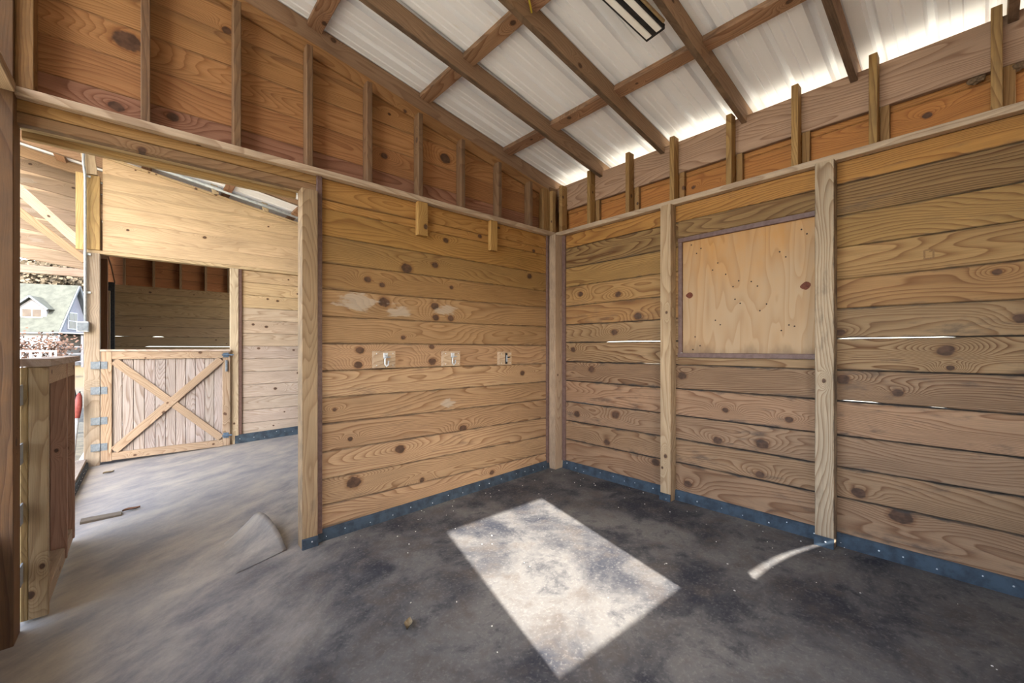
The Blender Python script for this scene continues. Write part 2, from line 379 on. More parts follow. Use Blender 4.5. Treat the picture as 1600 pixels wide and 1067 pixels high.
KU = [(-3.388, 2.902, 0.056), (-3.431, 2.528, 0.028), (-3.195, 2.56, 0.026), (-1.355, 2.876, 0.045), (-1.911, 2.73, 0.025), (-2.934, 3.191, 0.024)]
ST = [(-2.137, 1.573, 0.085), (-1.807, 1.523, 0.071), (-1.381, 1.549, 0.066), (-1.361, 0.747, 0.05)]

def seam_fn(z0, z1, u0, u1, ph, amp=0.0035):
    return lambda u: z0+(z1-z0)*(u-u0)/(u1-u0)+amp*(math.sin(2.3*u+ph)+0.6*math.sin(5.1*u+2.1*ph))
def rng(u0, u1, step=0.28, extra=()):
    n = max(1, int(math.ceil((u1-u0)/step)))
    return sorted(set([round(u0+(u1-u0)*i/n, 4) for i in range(n+1)]+[round(e, 4) for e in extra if u0 < e < u1]))
def in_board(ks, f0, f1, u0, u1, lim=4):
    return [k for k in ks if u0 <= k[0] <= u1 and f0(k[0]) <= k[1] <= f1(k[0])][:lim]
def with_gaps(f, gaps):
    """raise a lower edge where daylight shows through the joint: (u0, u1, opening)"""
    def h(u):
        z = f(u)
        for a, b, g in gaps:
            if a < u < b:
                t = min((u-a)/0.06, (b-u)/0.06, 1.0); z += g*max(t, 0)
        return z
    return h
def gap_us(gaps):
    r = []
    for a, b, g in gaps: r += [a, a+0.06, b-0.06, b]
    return r
def rand_knots(u0, u1, z0, z1, nmax=2):
    return [(random.uniform(u0, u1), random.uniform(z0+0.03, z1-0.03), random.uniform(0.009, 0.02)) for _ in range(random.randint(0, nmax))]

# ------------------------------------------------------------------ wall_left: the plank wall with the doorway
WL = empty('wall_left', (-2.4, 0, 0), 'structure'); WL['label'] = 'knotty plank wall with open doorway at its end'
sl = [(-0.06, 0.02), (0.130, 0.119), (0.312, 0.300), (0.505, 0.490), (0.697, 0.685), (0.880, 0.870), (1.068, 1.064), (1.257, 1.257), (1.446, 1.452), (1.636, 1.655), (1.823, 1.826), (2.011, 2.010), (2.200, 2.205), (2.262, 2.275), (2.41, 2.41)]
sf = [seam_fn(a, b, -2.4, -0.12, 1.7*i, 0.0 if i in (0, len(sl)-1) else 0.003) for i, (a, b) in enumerate(sl)]
lcol = [C_TAN, C_TAN, C_TAN, C_TAN2, C_TAN2, C_TAN, C_TAN2, lin(190, 148, 96), lin(188, 146, 92), lin(180, 136, 82), lin(182, 140, 78), lin(198, 146, 74), C_YEL, C_YEL]
lgap = {7: [(-1.80, -1.70, 0.006)], 6: [(-1.83, -1.72, 0.006), (-0.62, -0.14, 0.006)]}
for i in range(len(sl)-1):
    g = lgap.get(i, [])
    us = rng(-2.40, -0.125, 0.3, gap_us(g))
    kn = in_board(KL, sf[i], sf[i+1], -2.4, -0.1)
    if len(kn) < 3: kn += rand_knots(-2.3, -0.2, sl[i][0], sl[i+1][0], 1)
    strip('board', WL, (0, 0, 0), (1, 0, 0), (0, 0, 1), us, with_gaps(sf[i], g), sf[i+1], 0.038, vary(lcol[i], 0.05), kn, in_board(ST, sf[i], sf[i+1], -2.4, -0.1, 3), 0.5 if i < 8 else 0.3, 0.95 if i < 6 else 0.75)
# steel channels that hold the plank ends
for nm, x0, x1 in (('door_channel', -2.432, -2.396), ('corner_channel', -0.150, -0.118)):
    box('steel_channel', WL, x0, x1, -0.022, 0.05, fz(x0, 0)+0.06, 2.41, mat=M_steel)
box('door_post', WL, -2.532, -2.432, -0.045, 0.055, fz(-2.5, 0)-0.01, 2.295, col=C_WEATH, dirt=0.45, grain=0.6)
box('door_post', WL, -3.91, -3.772, -0.07, 0.07, fz(-3.8, 0)-0.01, 3.55, col=lin(146, 104, 62), dirt=0.3, grain=0.8)
box('corner_post', WL, -0.118, 0.0, -0.105, 0.0, -0.05, 2.41, col=lin(204, 170, 128), dirt=0.3)
# top plate, header over the doorway
box('top_plate', WL, -3.772, -0.03, -0.05, 0.10, 2.41, 2.452, col=lin(244, 208, 160), dirt=0.1)
box('door_header', WL, -3.772, -2.432, -0.005, 0.045, 2.352, 2.41, col=lin(190, 144, 82), dirt=0.2)
box('door_header', WL, -3.772, -2.432, -0.003, 0.045, 2.295, 2.350, col=lin(168, 128, 84), dirt=0.4)
box('door_header', WL, -3.772, -2.432, 0.046, 0.098, 2.297, 2.41, col=lin(226, 190, 130), dirt=0.1)
box('door_stop', WL, -3.772, -2.532, 0.10, 0.135, 2.262, 2.44, col=lin(222, 180, 112), dirt=0.1)
# upper part: sheathing, rake board, studs
us_seams = [2.452, 2.60, 2.79, 2.98, 3.17, 3.36, 3.60]
ucol = [lin(176, 124, 90), lin(200, 140, 84), lin(212, 152, 90), lin(206, 148, 88), lin(210, 152, 92), lin(206, 148, 90)]
rk = lambda u: zb(u)-0.005
for i in range(6):
    lo, hi = us_seams[i], us_seams[i+1]
    x_end = min(0.09, (2.917-lo-0.012)/0.1754)
    xc = (2.917-hi)/0.1754
    f0 = seam_fn(lo, lo, -3.8, 0, i*1.3, 0 if i == 0 else 0.003); f1 = seam_fn(hi, hi, -3.8, 0, (i+1)*1.3, 0.003)
    kn = in_board(KU, f0, f1, -3.77, x_end)+rand_knots(-3.6, x_end-0.3, lo, hi, 1)
    strip('upper_board', WL, (0, 0.055, 0), (1, 0, 0), (0, 0, 1), rng(-3.772, x_end, 0.35, (xc,)), f0, (lambda u, f1=f1: min(f1(u), rk(u))), 0.025, vary(ucol[i], 0.06), kn, (), 0.15, 0.9 if i == 0 else 0.7, 0.003)
timber('rake_board', WL, (-3.772, 0.046, zb(-3.772)-0.055), (-0.02, 0.046, zb(-0.02)-0.055), 0.10, 0.02, (0, 0, 1), lin(188, 136, 80), dirt=0.15)
for k, x1 in enumerate((-3.293, -2.872, -2.459, -2.043, -1.619, -1.202, -0.782, -0.372)):
    box('stud', WL, x1-0.040, x1, -0.03, 0.054, 2.452, zb(x1)-0.078, col=vary(lin(150, 112, 74), 0.1), dirt=0.3)
box('stud', WL, -3.772, -3.712, -0.05, 0.054, 2.452, 3.50, col=lin(166, 122, 70), dirt=0.25)
box('stud', WL, -0.205, -0.115, -0.02, 0.054, 2.452, zb(-0.2)-0.06, col=lin(178, 134, 76), dirt=0.25)
box('stud', WL, -0.112, -0.062, -0.06, 0.02, 2.452, zb(-0.1)-0.06, col=lin(184, 142, 84), dirt=0.25)
# two short hanging blocks below the plate
for k, (x0, x1, zz) in enumerate(((-1.672, -1.582, 2.138), (-0.925, -0.845, 2.132))):
    box('hanging_block', WL, x0, x1, -0.045, -0.001, zz, 2.408, col=lin(208, 158, 82), dirt=0.1)

# ------------------------------------------------------------------ wall_right
WR = empty('wall_right', (0, -1.8, 0), 'structure'); WR['label'] = 'weathered plank wall with boarded up window and two posts'
sr = [0.0, 0.276, 0.472, 0.668, 0.888, 1.088, 1.283, 1.473, 1.667, 1.864, 2.064, 2.268, 2.41]
rf = [seam_fn(a, a, 0, 3.6, 2.1*i+0.5, 0.0 if i in (0, len(sr)-1) else 0.0035) for i, a in enumerate(sr)]
rgap = {3: [(0.16, 0.55, 0.0046)], 4: [(2.42, 2.66, 0.0052), (2.80, 2.96, 0.0032), (0.5, 0.62, 0.0026), (1.42, 2.2, 0.0019)], 5: [(1.02, 1.25, 0.0039)], 6: [(0.62, 1.26, 0.0058), (2.42, 2.96, 0.0052)], 10: [(2.95, 3.5, 0.0039)], 11: [(0.2, 1.25, 0.0032)], 1: [(2.55, 2.585, 0.022), (2.9, 3.5, 0.0026)], 2: [(3.1, 3.5, 0.0026)]}
rcol = [lin(180, 138, 96), lin(176, 136, 94), lin(174, 136, 96), lin(186, 142, 100), lin(164, 128, 88), lin(176, 138, 92), lin(176, 138, 90), lin(184, 136, 80), lin(190, 144, 84), lin(184, 140, 76), lin(162, 124, 72), lin(196, 138, 66)]
WIN = (1.372, 2.345, 1.150, 2.135)      # u0, u1, z0, z1 of the window hole
for i in range(len(sr)-1):
    g = rgap.get(i, []); bf = with_gaps(rf[i], g); tf = rf[i+1]
    spans = [(0.125, 3.61)]
    if sr[i] < WIN[3]-0.02 and sr[i+1] > WIN[2]+0.02: spans = [(0.125, WIN[0]), (WIN[1], 3.61)]
    for (u0, u1) in spans:
        kn = in_board(KR, rf[i], rf[i+1], u0, u1)
        strip('board', WR, (0, 0, 0), (0, -1, 0), (0, 0, 1), rng(u0, u1, 0.3, gap_us(g)), bf, tf, 0.038, vary(rcol[i], 0.04), kn, (), 1.0 if i < 7 else 0.55, 1.3 if (i in (4, 5, 10)) else 0.95)
# boards cut round the window: short pieces above and below inside the bay
for (z0, z1, nm) in ((1.088, 1.150, 5), (2.135, 2.268, 10)):
    strip('board', WR, (0, 0, 0), (0, -1, 0), (0, 0, 1), rng(WIN[0]+0.001, WIN[1]-0.001, 0.3), (rf[nm] if nm == 5 else (lambda u: 2.135)), ((lambda u: 1.150) if nm == 5 else rf[nm+1]), 0.038, rcol[nm], (), (), 0.5, 1.0)
box('corner_channel', WR, -0.02, 0.05, -0.150, -0.108, 0.05, 2.41, mat=M_steel)
box('wall_post', WR, -0.09, -0.001, -1.354, -1.262, -0.04, 2.409, col=lin(212, 176, 126), dirt=0.25)
box('wall_post', WR, -0.09, -0.001, -2.430, -2.331, -0.05, 2.409, col=lin(206, 176, 132), dirt=0.7, grain=0.9)
box('top_plate', WR, -0.05, 0.10, -3.60, -0.052, 2.41, 2.452, col=lin(238, 202, 154), dirt=0.15)
box('eave_beam', WR, 0.052, 0.09, -3.62, 0.04, 2.697, 2.965, col=lin(192, 152, 114), dirt=0.2, grain=0.8)
strip('upper_board', WR, (0.092, 0, 0), (0, -1, 0), (0, 0, 1), rng(-0.03, 3.62), lambda u: 2.452, lambda u: 2.66, 0.02, lin(196, 128, 62), rand_knots(0.2, 3.3, 2.46, 2.65, 4), (), 0.1, 0.7)
strip('upper_board', WR, (0.092, 0, 0), (0, -1, 0), (0, 0, 1), rng(-0.03, 3.62), lambda u: 2.66, lambda u: 2.86, 0.02, lin(196, 132, 66), (), (), 0.1, 0.7)
box('eave_light_stop', WR, 0.36, 0.385, -3.95, 8.2, 2.90, 2.995, col=C_WEATH)  # unseen board added to dim daylight through the eave gap
box('corner_board', WR, -0.06, 0.09, 0.02, 0.04, 2.452, 2.95, col=lin(150, 108, 66))
for k, y0 in enumerate((-0.447, -0.886, -1.312, -1.762, -2.185, -2.588, -3.074)):
    cc = vary(lin(184, 140, 78), 0.07)
    box('stud', WR, -0.03, 0.051, y0-0.040, y0, 2.452, 2.985+random.uniform(-0.01, 0.02), col=cc, dirt=0.2, grain=0.8)
    box('cripple_stud', WR, 0.054, 0.091, y0-0.086, y0-0.041, 2.452, 2.696, col=vary(lin(176, 132, 76), 0.07), dirt=0.25)
box('stud', WR, -0.03, 0.051, -0.120, -0.075, 2.452, 2.94, col=lin(184, 140, 80), dirt=0.25)

bm = bmesh.new()
for (du, dz, a, b) in ((-0.018, 0, 0.008, 0.05), (0.018, 0, 0.008, 0.05), (0, 0.024, 0.034, 0.007), (0, -0.024, 0.034, 0.007), (0.006, 0.014, 0.012, 0.006)):
    bmesh.ops.create_cube(bm, size=1.0, matrix=Matrix.Translation((-0.0006, -(2.845+du), 1.755+dz)) @ Matrix.Diagonal((0.0008, a, b, 1)))
gs = bm_obj('grade_stamp', bm, noisy('stamp_ink', lin(116, 88, 58), lin(136, 104, 68), 200, 0.8), WR); gs['label'] = 'faint square lumber stamp'
# window_1, boarded up with plywood
WN = empty('window_1', (0, -1.86, 1.15), 'structure'); WN['label'] = 'window opening closed with a pale plywood sheet'
ply = mesh_obj('plywood_sheet', [(sx*0.455, sy*0.006, sz*0.475) for sx in (-1, 1) for sy in (-1, 1) for sz in (-1, 1)], [(0, 1, 3, 2), (4, 6, 7, 5), (0, 4, 5, 1), (2, 3, 7, 6), (0, 2, 6, 4), (1, 5, 7, 3)], M_ply, None, False, basis((0.024, -1.8585, 1.6425), (0, -1, 0), (0, 0, 1)))
attach(ply, WN); ply['label'] = 'pale plywood with dark knots and nail holes'
box('frame_rail', WN, -0.004, 0.036, -2.33, -1.373, 2.098, 2.134, mat=M_steel)
box('frame_rail', WN, -0.010, 0.036, -2.33, -1.373, 1.151, 1.186, mat=M_steel)
box('frame_stile', WN, -0.002, 0.036, -1.405, -1.373, 1.187, 2.097, mat=M_steel)
box('frame_stile', WN, -0.002, 0.036, -2.344, -2.312, 1.187, 2.097, mat=M_steel)
bm = bmesh.new()
for (u, z) in [(1.476, 2.065), (1.554, 2.023), (1.519, 1.989), (1.684, 1.887), (1.645, 1.837), (1.743, 1.791), (1.836, 1.73), (1.796, 1.691), (1.922, 1.714), (1.963, 1.676), (2.104, 1.9), (2.141, 1.858), (2.233, 2.029), (2.264, 1.993), (1.81, 1.594), (1.846, 1.56), (2.022, 1.541), (1.979, 1.496), (1.666, 1.443), (1.703, 1.406), (1.489, 1.214), (1.547, 1.245), (1.507, 1.317), (2.16, 1.385), (2.193, 1.375), (2.114, 1.348)]:
    bmesh.ops.create_cone(bm, cap_ends=True, segments=8, radius1=0.0055, radius2=0.005, depth=0.003, matrix=Matrix.Translation((0.0172, -u, z)) @ Matrix.Rotation(math.pi/2, 4, 'Y'))
o = bm_obj('nail_heads', bm, M_dots, WN); o['kind'] = 'stuff'
bm = bmesh.new()
for (u, z, r) in ((1.459, 1.657, 0.024), (2.255, 1.645, 0.026)):
    vs = [bm.verts.new((0.0165, -u+r*math.cos(a)*(1+0.25*math.sin(2*a+u)), z+r*1.05*math.sin(a)*(1-0.2*math.cos(a)))) for a in [i*math.pi/7 for i in range(14)]]
    bm.faces.new(vs)
    vs2 = [bm.verts.new((0.0175, v.co.y, v.co.z)) for v in vs]
    for i in range(14): bm.faces.new((vs[i], vs[(i+1) % 14], vs2[(i+1) % 14], vs2[i]))
o = bm_obj('knot_plugs', bm, noisy('knot_brown', lin(84, 40, 24), lin(110, 58, 36), 60, 0.7), WN); o['kind'] = 'stuff'

# ------------------------------------------------------------------ wall_back (behind the camera, its window lets the sun patch in) and wall_side
WB = empty('wall_back', (-1.9, -3.63, 0), 'structure'); WB['label'] = 'plank wall behind the viewer with an open square window'
hx0, hx1, hz0, hz1 = -2.54, -1.595, 1.105, 2.13
seams_b = [-0.2, 0.15, 0.34, 0.53, 0.72, 0.902, 1.105, 1.305, 1.51, 1.72, 1.93, 2.13, 2.30, 2.452]
def crack(u):        # warped joint that lets a sliver of sun through
    t = (u+1.22)/0.87
    return 0.945-0.105*t+0.03*math.sin(math.pi*t) if 0 <= t <= 1 else (0.945-max(0, -t-0.05)*0.2 if t < 0 else 0.84)
def crack_w(u):
    t = (u+1.22)/0.87
    return (0.036+0.024*(1-t)) if 0.03 < t < 0.98 else 0.0
for i in range(len(seams_b)-1):
    z0, z1 = seams_b[i], seams_b[i+1]
    sp = [(-3.9, 0.03)]
    if z0 >= hz0-0.001 and z1 <= hz1+0.001: sp = [(-3.9, hx0), (hx1, 0.03)]
    for a, b in sp:
        g = []
        if abs(z0-0.902) < 1e-4:
            f = lambda u: crack(u)+crack_w(u)
            us = rng(a, b, 0.07)
        else:
            f = lambda u, z0=z0: z0; us = rng(a, b, 0.07 if abs(z1-0.902) < 1e-4 else 1.0)
        strip('board', WB, (0, -3.665, 0), (1, 0, 0), (0, 0, 1), us, f, (crack if abs(z1-0.902) < 1e-4 else (lambda u, z1=z1: z1)), 0.036, vary(C_TAN, 0.05), rand_knots(a+0.1, b-0.1, z0, z1, 2), (), 0.4, 0.7, 0.0)
timber('gable_panel', WB, (-3.9, -3.645, 2.80), (0.03, -3.645, 2.68), 0.70, 0.03, (0, 0, 1), C_RED)
timber('gable_panel', WB, (-3.9, -3.645, 3.26), (-1.2, -3.645, 3.13), 0.70, 0.028, (0, 0, 1), C_RED)
WS = empty('wall_side', (-3.86, -1.8, 0), 'structure'); WS['label'] = 'unseen plank side wall left of the viewer, kept low to let light in'  # unseen wall kept low to bring more daylight into the stall
for k in range(3):
    strip('board', WS, (-3.845, -3.62, 0), (0, 1, 0), (0, 0, 1), rng(0, 3.54, 0.9), (lambda u, k=k: -0.2+0.19*k), (lambda u, k=k: -0.01+0.19*k), 0.036, vary(C_TAN, 0.06), (), (), 0.4, 0.7)
box('post', WS, -3.93, -3.80, -3.62, -3.50, -0.2, 3.5, col=C_WEATH)
box('post', WS, -3.93, -3.80, -1.86, -1.74, -0.2, 3.5, col=C_WEATH)
box('top_plate', WS, -3.905, -3.765, -3.62, -0.072, 2.41, 2.452, col=lin(206, 170, 122))

# ------------------------------------------------------------------ ceiling: metal roofing, rafters, blocking
CE = empty('ceiling', (-2, 0, 3), 'structure'); CE['label'] = 'white ribbed metal roof on exposed brown rafters'
def roof_panel(y0, y1, xa, xb):
    prof = []; p = 0.2286; k = int(round((y1-y0)/p))
    pw = (y1-y0)/k
    for i in range(k):
        a = y0+i*pw
        prof += [(a, 0), (a+pw*0.30, 0), (a+pw*0.33, 0.007), (a+pw*0.36, 0.0), (a+pw*0.52, 0), (a+pw*0.55, 0.007), (a+pw*0.58, 0.0), (a+pw*0.76, 0.0), (a+pw*0.82, 0.03), (a+pw*0.94, 0.03)]
    prof.append((y1, 0))
    V = []; 
    for x in (xa, xb):
        for (y, h) in prof: V.append((x, y, zb(x)+0.148+h))
    for x in (xa, xb):
        for (y, h) in prof: V.append((x, y, zb(x)+0.150+h))
    n = len(prof); F = []
    for i in range(n-1):
        F.append((i, i+1, n+i+1, n+i)); F.append((2*n+i, 3*n+i, 3*n+i+1, 2*n+i+1))
    for q in (0, n):
        for i in range(n-1): F.append((q+i, 2*n+q+i, 2*n+q+i+1, q+i+1))
    F.append((0, n, 3*n, 2*n)); F.append((n-1, 3*n-1, 4*n-1, 2*n-1))
    return mesh_obj('roof_panel', V, F, M_roof, CE)
yy = -3.97
while yy < 8.3:
    roof_panel(yy, yy+0.9144, -5.6, 0.42); yy += 0.9144  # western overhang unseen; its length set to stop sun and admit skylight
raf = [-3.81, -3.17, -2.525, -1.88, -1.225, -0.575, 0.05]+[0.05+0.645*k for k in range(1, 13) if k != 6]
for y in raf:
    timber('rafter', CE, (-5.5, y+0.019, zb(-5.5)+0.071), (0.36, y+0.019, zb(0.36)+0.071), 0.142, 0.038, (0, 0, 1), vary(C_RAFT, 0.08), knots=[(random.uniform(2.5, 6.5), random.uniform(-0.05, 0.05), random.uniform(0.008, 0.02)) for _ in range(3)], dirt=0.45, grain=0.5)
for j, y in enumerate(raf[:-1]):
    for x in (-0.645, -1.555, -2.425, -3.29, -4.15):
        z = zb(x)+0.124
        timber('blocking', CE, (x, y+0.039, z), (x, raf[j+1]-0.001, z), 0.10, 0.045, (1, 0, -0.1754), vary(lin(186, 140, 100), 0.1), dirt=0.5, grain=0.9)
# ------------------------------------------------------------------ blue-grey rubber strips along the foot of the walls
def base_strip(name, pts, h, t, nrm, label, parent=None):
    """pts: polyline at floor; strip leans on the wall"""
    V = []; F = []; n = Vector(nrm)
    for p in pts:
        p = Vector(p)
        V += [p+Vector((0, 0, -0.012)), p+n*t*1.6+Vector((0, 0, -0.012)), p+n*t+Vector((0, 0, h*0.92)), p+n*t*0.5+Vector((0, 0, h)), p+Vector((0, 0, h))]
    for i in range(len(pts)-1):
        for j in range(5): F.append((i*5+j, i*5+(j+1) % 5, i*5+5+(j+1) % 5, i*5+5+j))
    F.append((4, 3, 2, 1, 0)); F.append(tuple(range((len(pts)-1)*5, len(pts)*5)))
    o = mesh_obj(name, V, F, M_strip, parent)
    if parent is None: tag(o, label, None, None, 'structure')
    bm = bmesh.new()
    L = (Vector(pts[-1])-Vector(pts[0])).length; d = (Vector(pts[-1])-Vector(pts[0]))/L
    k = 0.06
    while k < L-0.02:
        p = Vector(pts[0])+d*k+n*t*1.25+Vector((0, 0, h*random.uniform(0.25, 0.75)))
        bmesh.ops.create_icosphere(bm, subdivisions=1, radius=random.uniform(0.0035, 0.006), matrix=Matrix.Translation(p)); k += random.uniform(0.10, 0.2)
    s = bm_obj('screw_heads', bm, M_screw, o if parent is None else None)
    if parent is not None: attach(s, o)
    s['kind'] = 'stuff'
    return o
base_strip('baseboard_left', [(x, 0, fz(x, 0)) for x in [-2.43+2.32*i/10 for i in range(11)]], 0.078, 0.016, (0, -1, 0), 'blue grey rubber strip along the foot of the left wall')
base_strip('baseboard_right', [(0, -0.12-3.48*i/12, fz(0, 0)) for i in range(13)], 0.082, 0.016, (-1, 0, 0), 'blue grey rubber strip along the foot of the right wall')
base_strip('post_strip', [(-2.534+0.10*i/2, -0.046, fz(-2.5, 0)) for i in range(3)], 0.066, 0.012, (0, -1, 0), '', WL)
base_strip('post_strip', [(-0.091, -1.260-0.095*i/2, fz(0, 0)) for i in range(3)], 0.055, 0.008, (-1, 0, 0), '', WR)
base_strip('post_strip', [(-0.091, -2.329-0.103*i/2, fz(0, 0)) for i in range(3)], 0.06, 0.008, (-1, 0, 0), '', WR)
base_strip('baseboard_aisle', [(-2.33+2.3*i/8, 4.158, fz(-2.33+2.3*i/8, 4.15)) for i in range(9)], 0.125, 0.02, (0, -1, 0), 'blue grey rubber strip along the foot of the aisle wall')

# ------------------------------------------------------------------ wall_aisle: far side of the aisle with a second stall front
FY = 4.16
WA = empty('wall_aisle', (-2, FY, 0), 'structure'); WA['label'] = 'pale plank stall front across the aisle'
sa = [-0.12, 0.12, 0.31, 0.50, 0.69, 0.88, 1.07, 1.26, 1.45, 1.64, 1.83, 2.02, 2.21, 2.385]
acol = [lin(210, 186, 154)]*7+[lin(218, 190, 150)]*3+[lin(232, 196, 140)]*3
for i in range(len(sa)-1):
    strip('board', WA, (0, FY+0.02, 0), (1, 0, 0), (0, 0, 1), rng(-2.24, 0.05, 0.8), (lambda u, i=i: sa[i]), (lambda u, i=i: sa[i+1]), 0.03, vary(acol[i], 0.04), rand_knots(-2.2, -1.0, sa[i], sa[i+1], 2), (), 0.25, 0.6)
tf = lambda u: zb(u)+0.03
ua = [2.43, 2.62, 2.81, 3.0, 3.19, 3.38, 3.75]
for i in range(6):
    lo, hi = ua[i], ua[i+1]
    xe = min(0.05, (2.952-lo-0.02)/0.1754); xc = (2.952-hi)/0.1754
    strip('upper_board', WA, (0, FY-0.012, 0), (1, 0, 0), (0, 0, 1), rng(-3.70, xe, 0.6, (xc,)), (lambda u, lo=lo: lo), (lambda u, hi=hi: min(hi, tf(u))), 0.03, vary(lin(240, 204, 150), 0.03), rand_knots(-3.6, -1.6, lo, hi, 2), (), 0.06, 0.35, 0.003)
timber('rake_trim', WA, (-3.70, FY-0.03, tf(-3.7)-0.012), (0.05, FY-0.03, tf(0.05)-0.012), 0.03, 0.035, (0, 0, 1), lin(228, 196, 142))
box('door_header', WA, -3.86, 0.05, FY-0.02, FY+0.09, 2.387, 2.428, col=lin(226, 194, 140), dirt=0.1)
box('door_post', WA, -3.86, -3.722, FY-0.05, FY+0.09, -0.24, 2.386, col=lin(196, 172, 136), dirt=0.15)
box('door_post', WA, -3.85, -3.722, FY-0.04, FY+0.10, 2.43, 3.33, col=lin(224, 182, 110), dirt=0.15)
box('trim_board', WA, -3.93, -3.862, FY-0.02, FY+0.04, 2.42, 3.34, col=lin(226, 188, 118), dirt=0.1)
timber('splice_block', WA, (-3.80, FY-0.01, 3.335), (-3.84, FY-0.01, 3.70), 0.12, 0.09, (1, 0, 0), lin(224, 196, 150))
box('door_post', WA, -2.385, -2.285, FY-0.02, FY+0.05, -0.18, 2.386, col=lin(226, 200, 154), dirt=0.12)
box('steel_channel', WA, -2.284, -2.242, FY-0.01, FY+0.05, -0.1, 2.386, mat=M_steel)
# short blocks between rake and roof
for x in (-2.56, -1.94):
    timber('rake_block', WA, (x, FY-0.04, tf(x)-0.005), (x-0.02, FY-0.04, tf(x)+0.13), 0.075, 0.04, (1, 0, 0), lin(228, 200, 150))
# the dim stall beyond: back wall, west wall
WF = empty('wall_far_back', (-2, 7.9, 0), 'structure'); WF['label'] = 'dim plank wall inside the stall across the aisle'
sfb = [-0.2, 0.33, 0.52, 0.71, 0.90, 1.09, 1.262, 1.46, 1.66, 1.86, 2.115, 2.30, 2.45]
for i in range(len(sfb)-1):
    g = [(-3.3, -1.3, 0.009)] if i == 6 else ([(-3.75, -3.5, 0.006), (-3.2, -3.0, 0.006)] if i == 7 else [])
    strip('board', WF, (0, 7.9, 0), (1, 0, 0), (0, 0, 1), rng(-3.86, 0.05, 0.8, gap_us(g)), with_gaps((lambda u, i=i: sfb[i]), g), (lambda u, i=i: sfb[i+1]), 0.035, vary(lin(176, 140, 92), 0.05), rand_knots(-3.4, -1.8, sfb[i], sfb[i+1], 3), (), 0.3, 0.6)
for i in range(6):
    strip('upper_board', WF, (0, 7.99, 0), (1, 0, 0), (0, 0, 1), rng(-3.86, 0.05, 2.0), (lambda u, i=i: 2.45+0.19*i), (lambda u, i=i: 2.64+0.19*i), 0.02, vary(lin(178, 116, 68), 0.06), (), (), 0.2, 0.6)
for x in (-3.60, -3.17, -2.75, -2.33, -1.92, -1.5):
    box('stud', WF, x-0.02, x+0.02, 7.90, 7.985, 2.45, 3.2, col=vary(lin(160, 124, 84), 0.1))
WG = empty('wall_far_side', (-3.86, 6, 0), 'structure'); WG['label'] = 'dark side wall of the stall across the aisle'
for i in range(18):
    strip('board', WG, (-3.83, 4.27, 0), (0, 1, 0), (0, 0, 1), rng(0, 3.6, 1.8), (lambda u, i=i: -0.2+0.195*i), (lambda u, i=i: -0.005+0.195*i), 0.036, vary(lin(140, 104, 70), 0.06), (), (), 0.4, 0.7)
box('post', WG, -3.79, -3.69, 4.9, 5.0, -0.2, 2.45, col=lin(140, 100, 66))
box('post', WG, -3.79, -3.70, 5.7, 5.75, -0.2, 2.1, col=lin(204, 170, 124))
box('steel_channel', WG, -3.81, -3.72, 7.6, 7.66, -0.2, 2.45, mat=M_black)
WE = empty('wall_far_end', (0.1, 6, 0), 'structure'); WE['label'] = 'unseen end wall of the stall across the aisle, left open above for light'  # unseen wall, upper boards left off to light the dim stall
for i in range(7):
    strip('board', WE, (0.06, 7.9, 0), (0, -1, 0), (0, 0, 1), rng(0, 3.7, 1.8), (lambda u, i=i: -0.2+0.195*i), (lambda u, i=i: -0.005+0.195*i), 0.036, vary(C_TAN2, 0.06), (), (), 0.3, 0.6)
# sill at the open end of the aisle
sill = box('trim_1', None, -3.93, -3.835, 1.45, 4.08, -0.30, -0.105, col=lin(200, 176, 144), dirt=0.2); tag(sill, 'wooden sill across the open end of the aisle', None, None, 'structure')
base_strip('sill_strip', [(-3.834, 2.6+1.46*i/4, fz(-3.83, 2.6+1.46*i/4)-0.005) for i in range(5)], 0.075, 0.014, (1, 0, 0), '', sill)

# ------------------------------------------------------------------ covered porch on the open side
PO = empty('wall_porch', (-5, 6, 0), 'structure'); PO['label'] = 'bright plank gable with braces under the porch roof'
PY = 5.6
for i in range(9):
    z0 = 2.42+0.20*i
    strip('board', PO, (-7.2, PY, 0), (1, 0, 0), (0, 0, 1), rng(0, 3.24, 0.8), (lambda u, z0=z0: z0-0.14*(u-2.9)), (lambda u, z0=z0: z0+0.199-0.14*(u-2.9)), 0.025, vary(lin(214, 182, 142), 0.05), [(random.uniform(2.4, 3.2), z0+random.uniform(0.04, 0.16), 0.015)], [(random.uniform(2.5, 3.0), z0+0.1, 0.05)] if i % 2 else (), 0.25, 0.5)
timber('brace', PO, (-4.52, 4.36, 3.20), (-3.90, 4.36, 2.52), 0.105, 0.04, (0.68, 0, 0.62), lin(228, 204, 166), dirt=0.1)
timber('brace', PO, (-4.50, 4.9, 2.95), (-3.90, 4.9, 2.40), 0.09, 0.04, (0.6, 0, 0.6), lin(204, 168, 122), dirt=0.1)
timber('beam', PO, (-7.2, 4.6, 2.16), (-3.88, 4.6, 2.19), 0.095, 0.06, (0, 0, 1), lin(190, 164, 136), dirt=0.2)
for i in range(25):  # unseen south boards, added to keep sun off the open side
    z0 = -0.35+0.19*i
    if z0 > 4.1: break
    xe = min(-3.9, (2.922+0.14-z0-0.02)/0.1754); xc = (2.922+0.14-z0-0.19)/0.1754
    strip('board', PO, (0, -3.85, 0), (1, 0, 0), (0, 0, 1), rng(-7.2, xe, 5.0, (xc,)), (lambda u, z0=z0: z0), (lambda u, z0=z0: min(z0+0.19, 3.062-0.1754*u)), 0.03, vary(C_TAN, 0.06), (), (), 0.3, 0.6)
for y in (-3.6, 8.2):
    box('post', PO, -5.5, -5.36, y-0.07, y+0.07, -0.4, 3.84, col=C_WEATH)

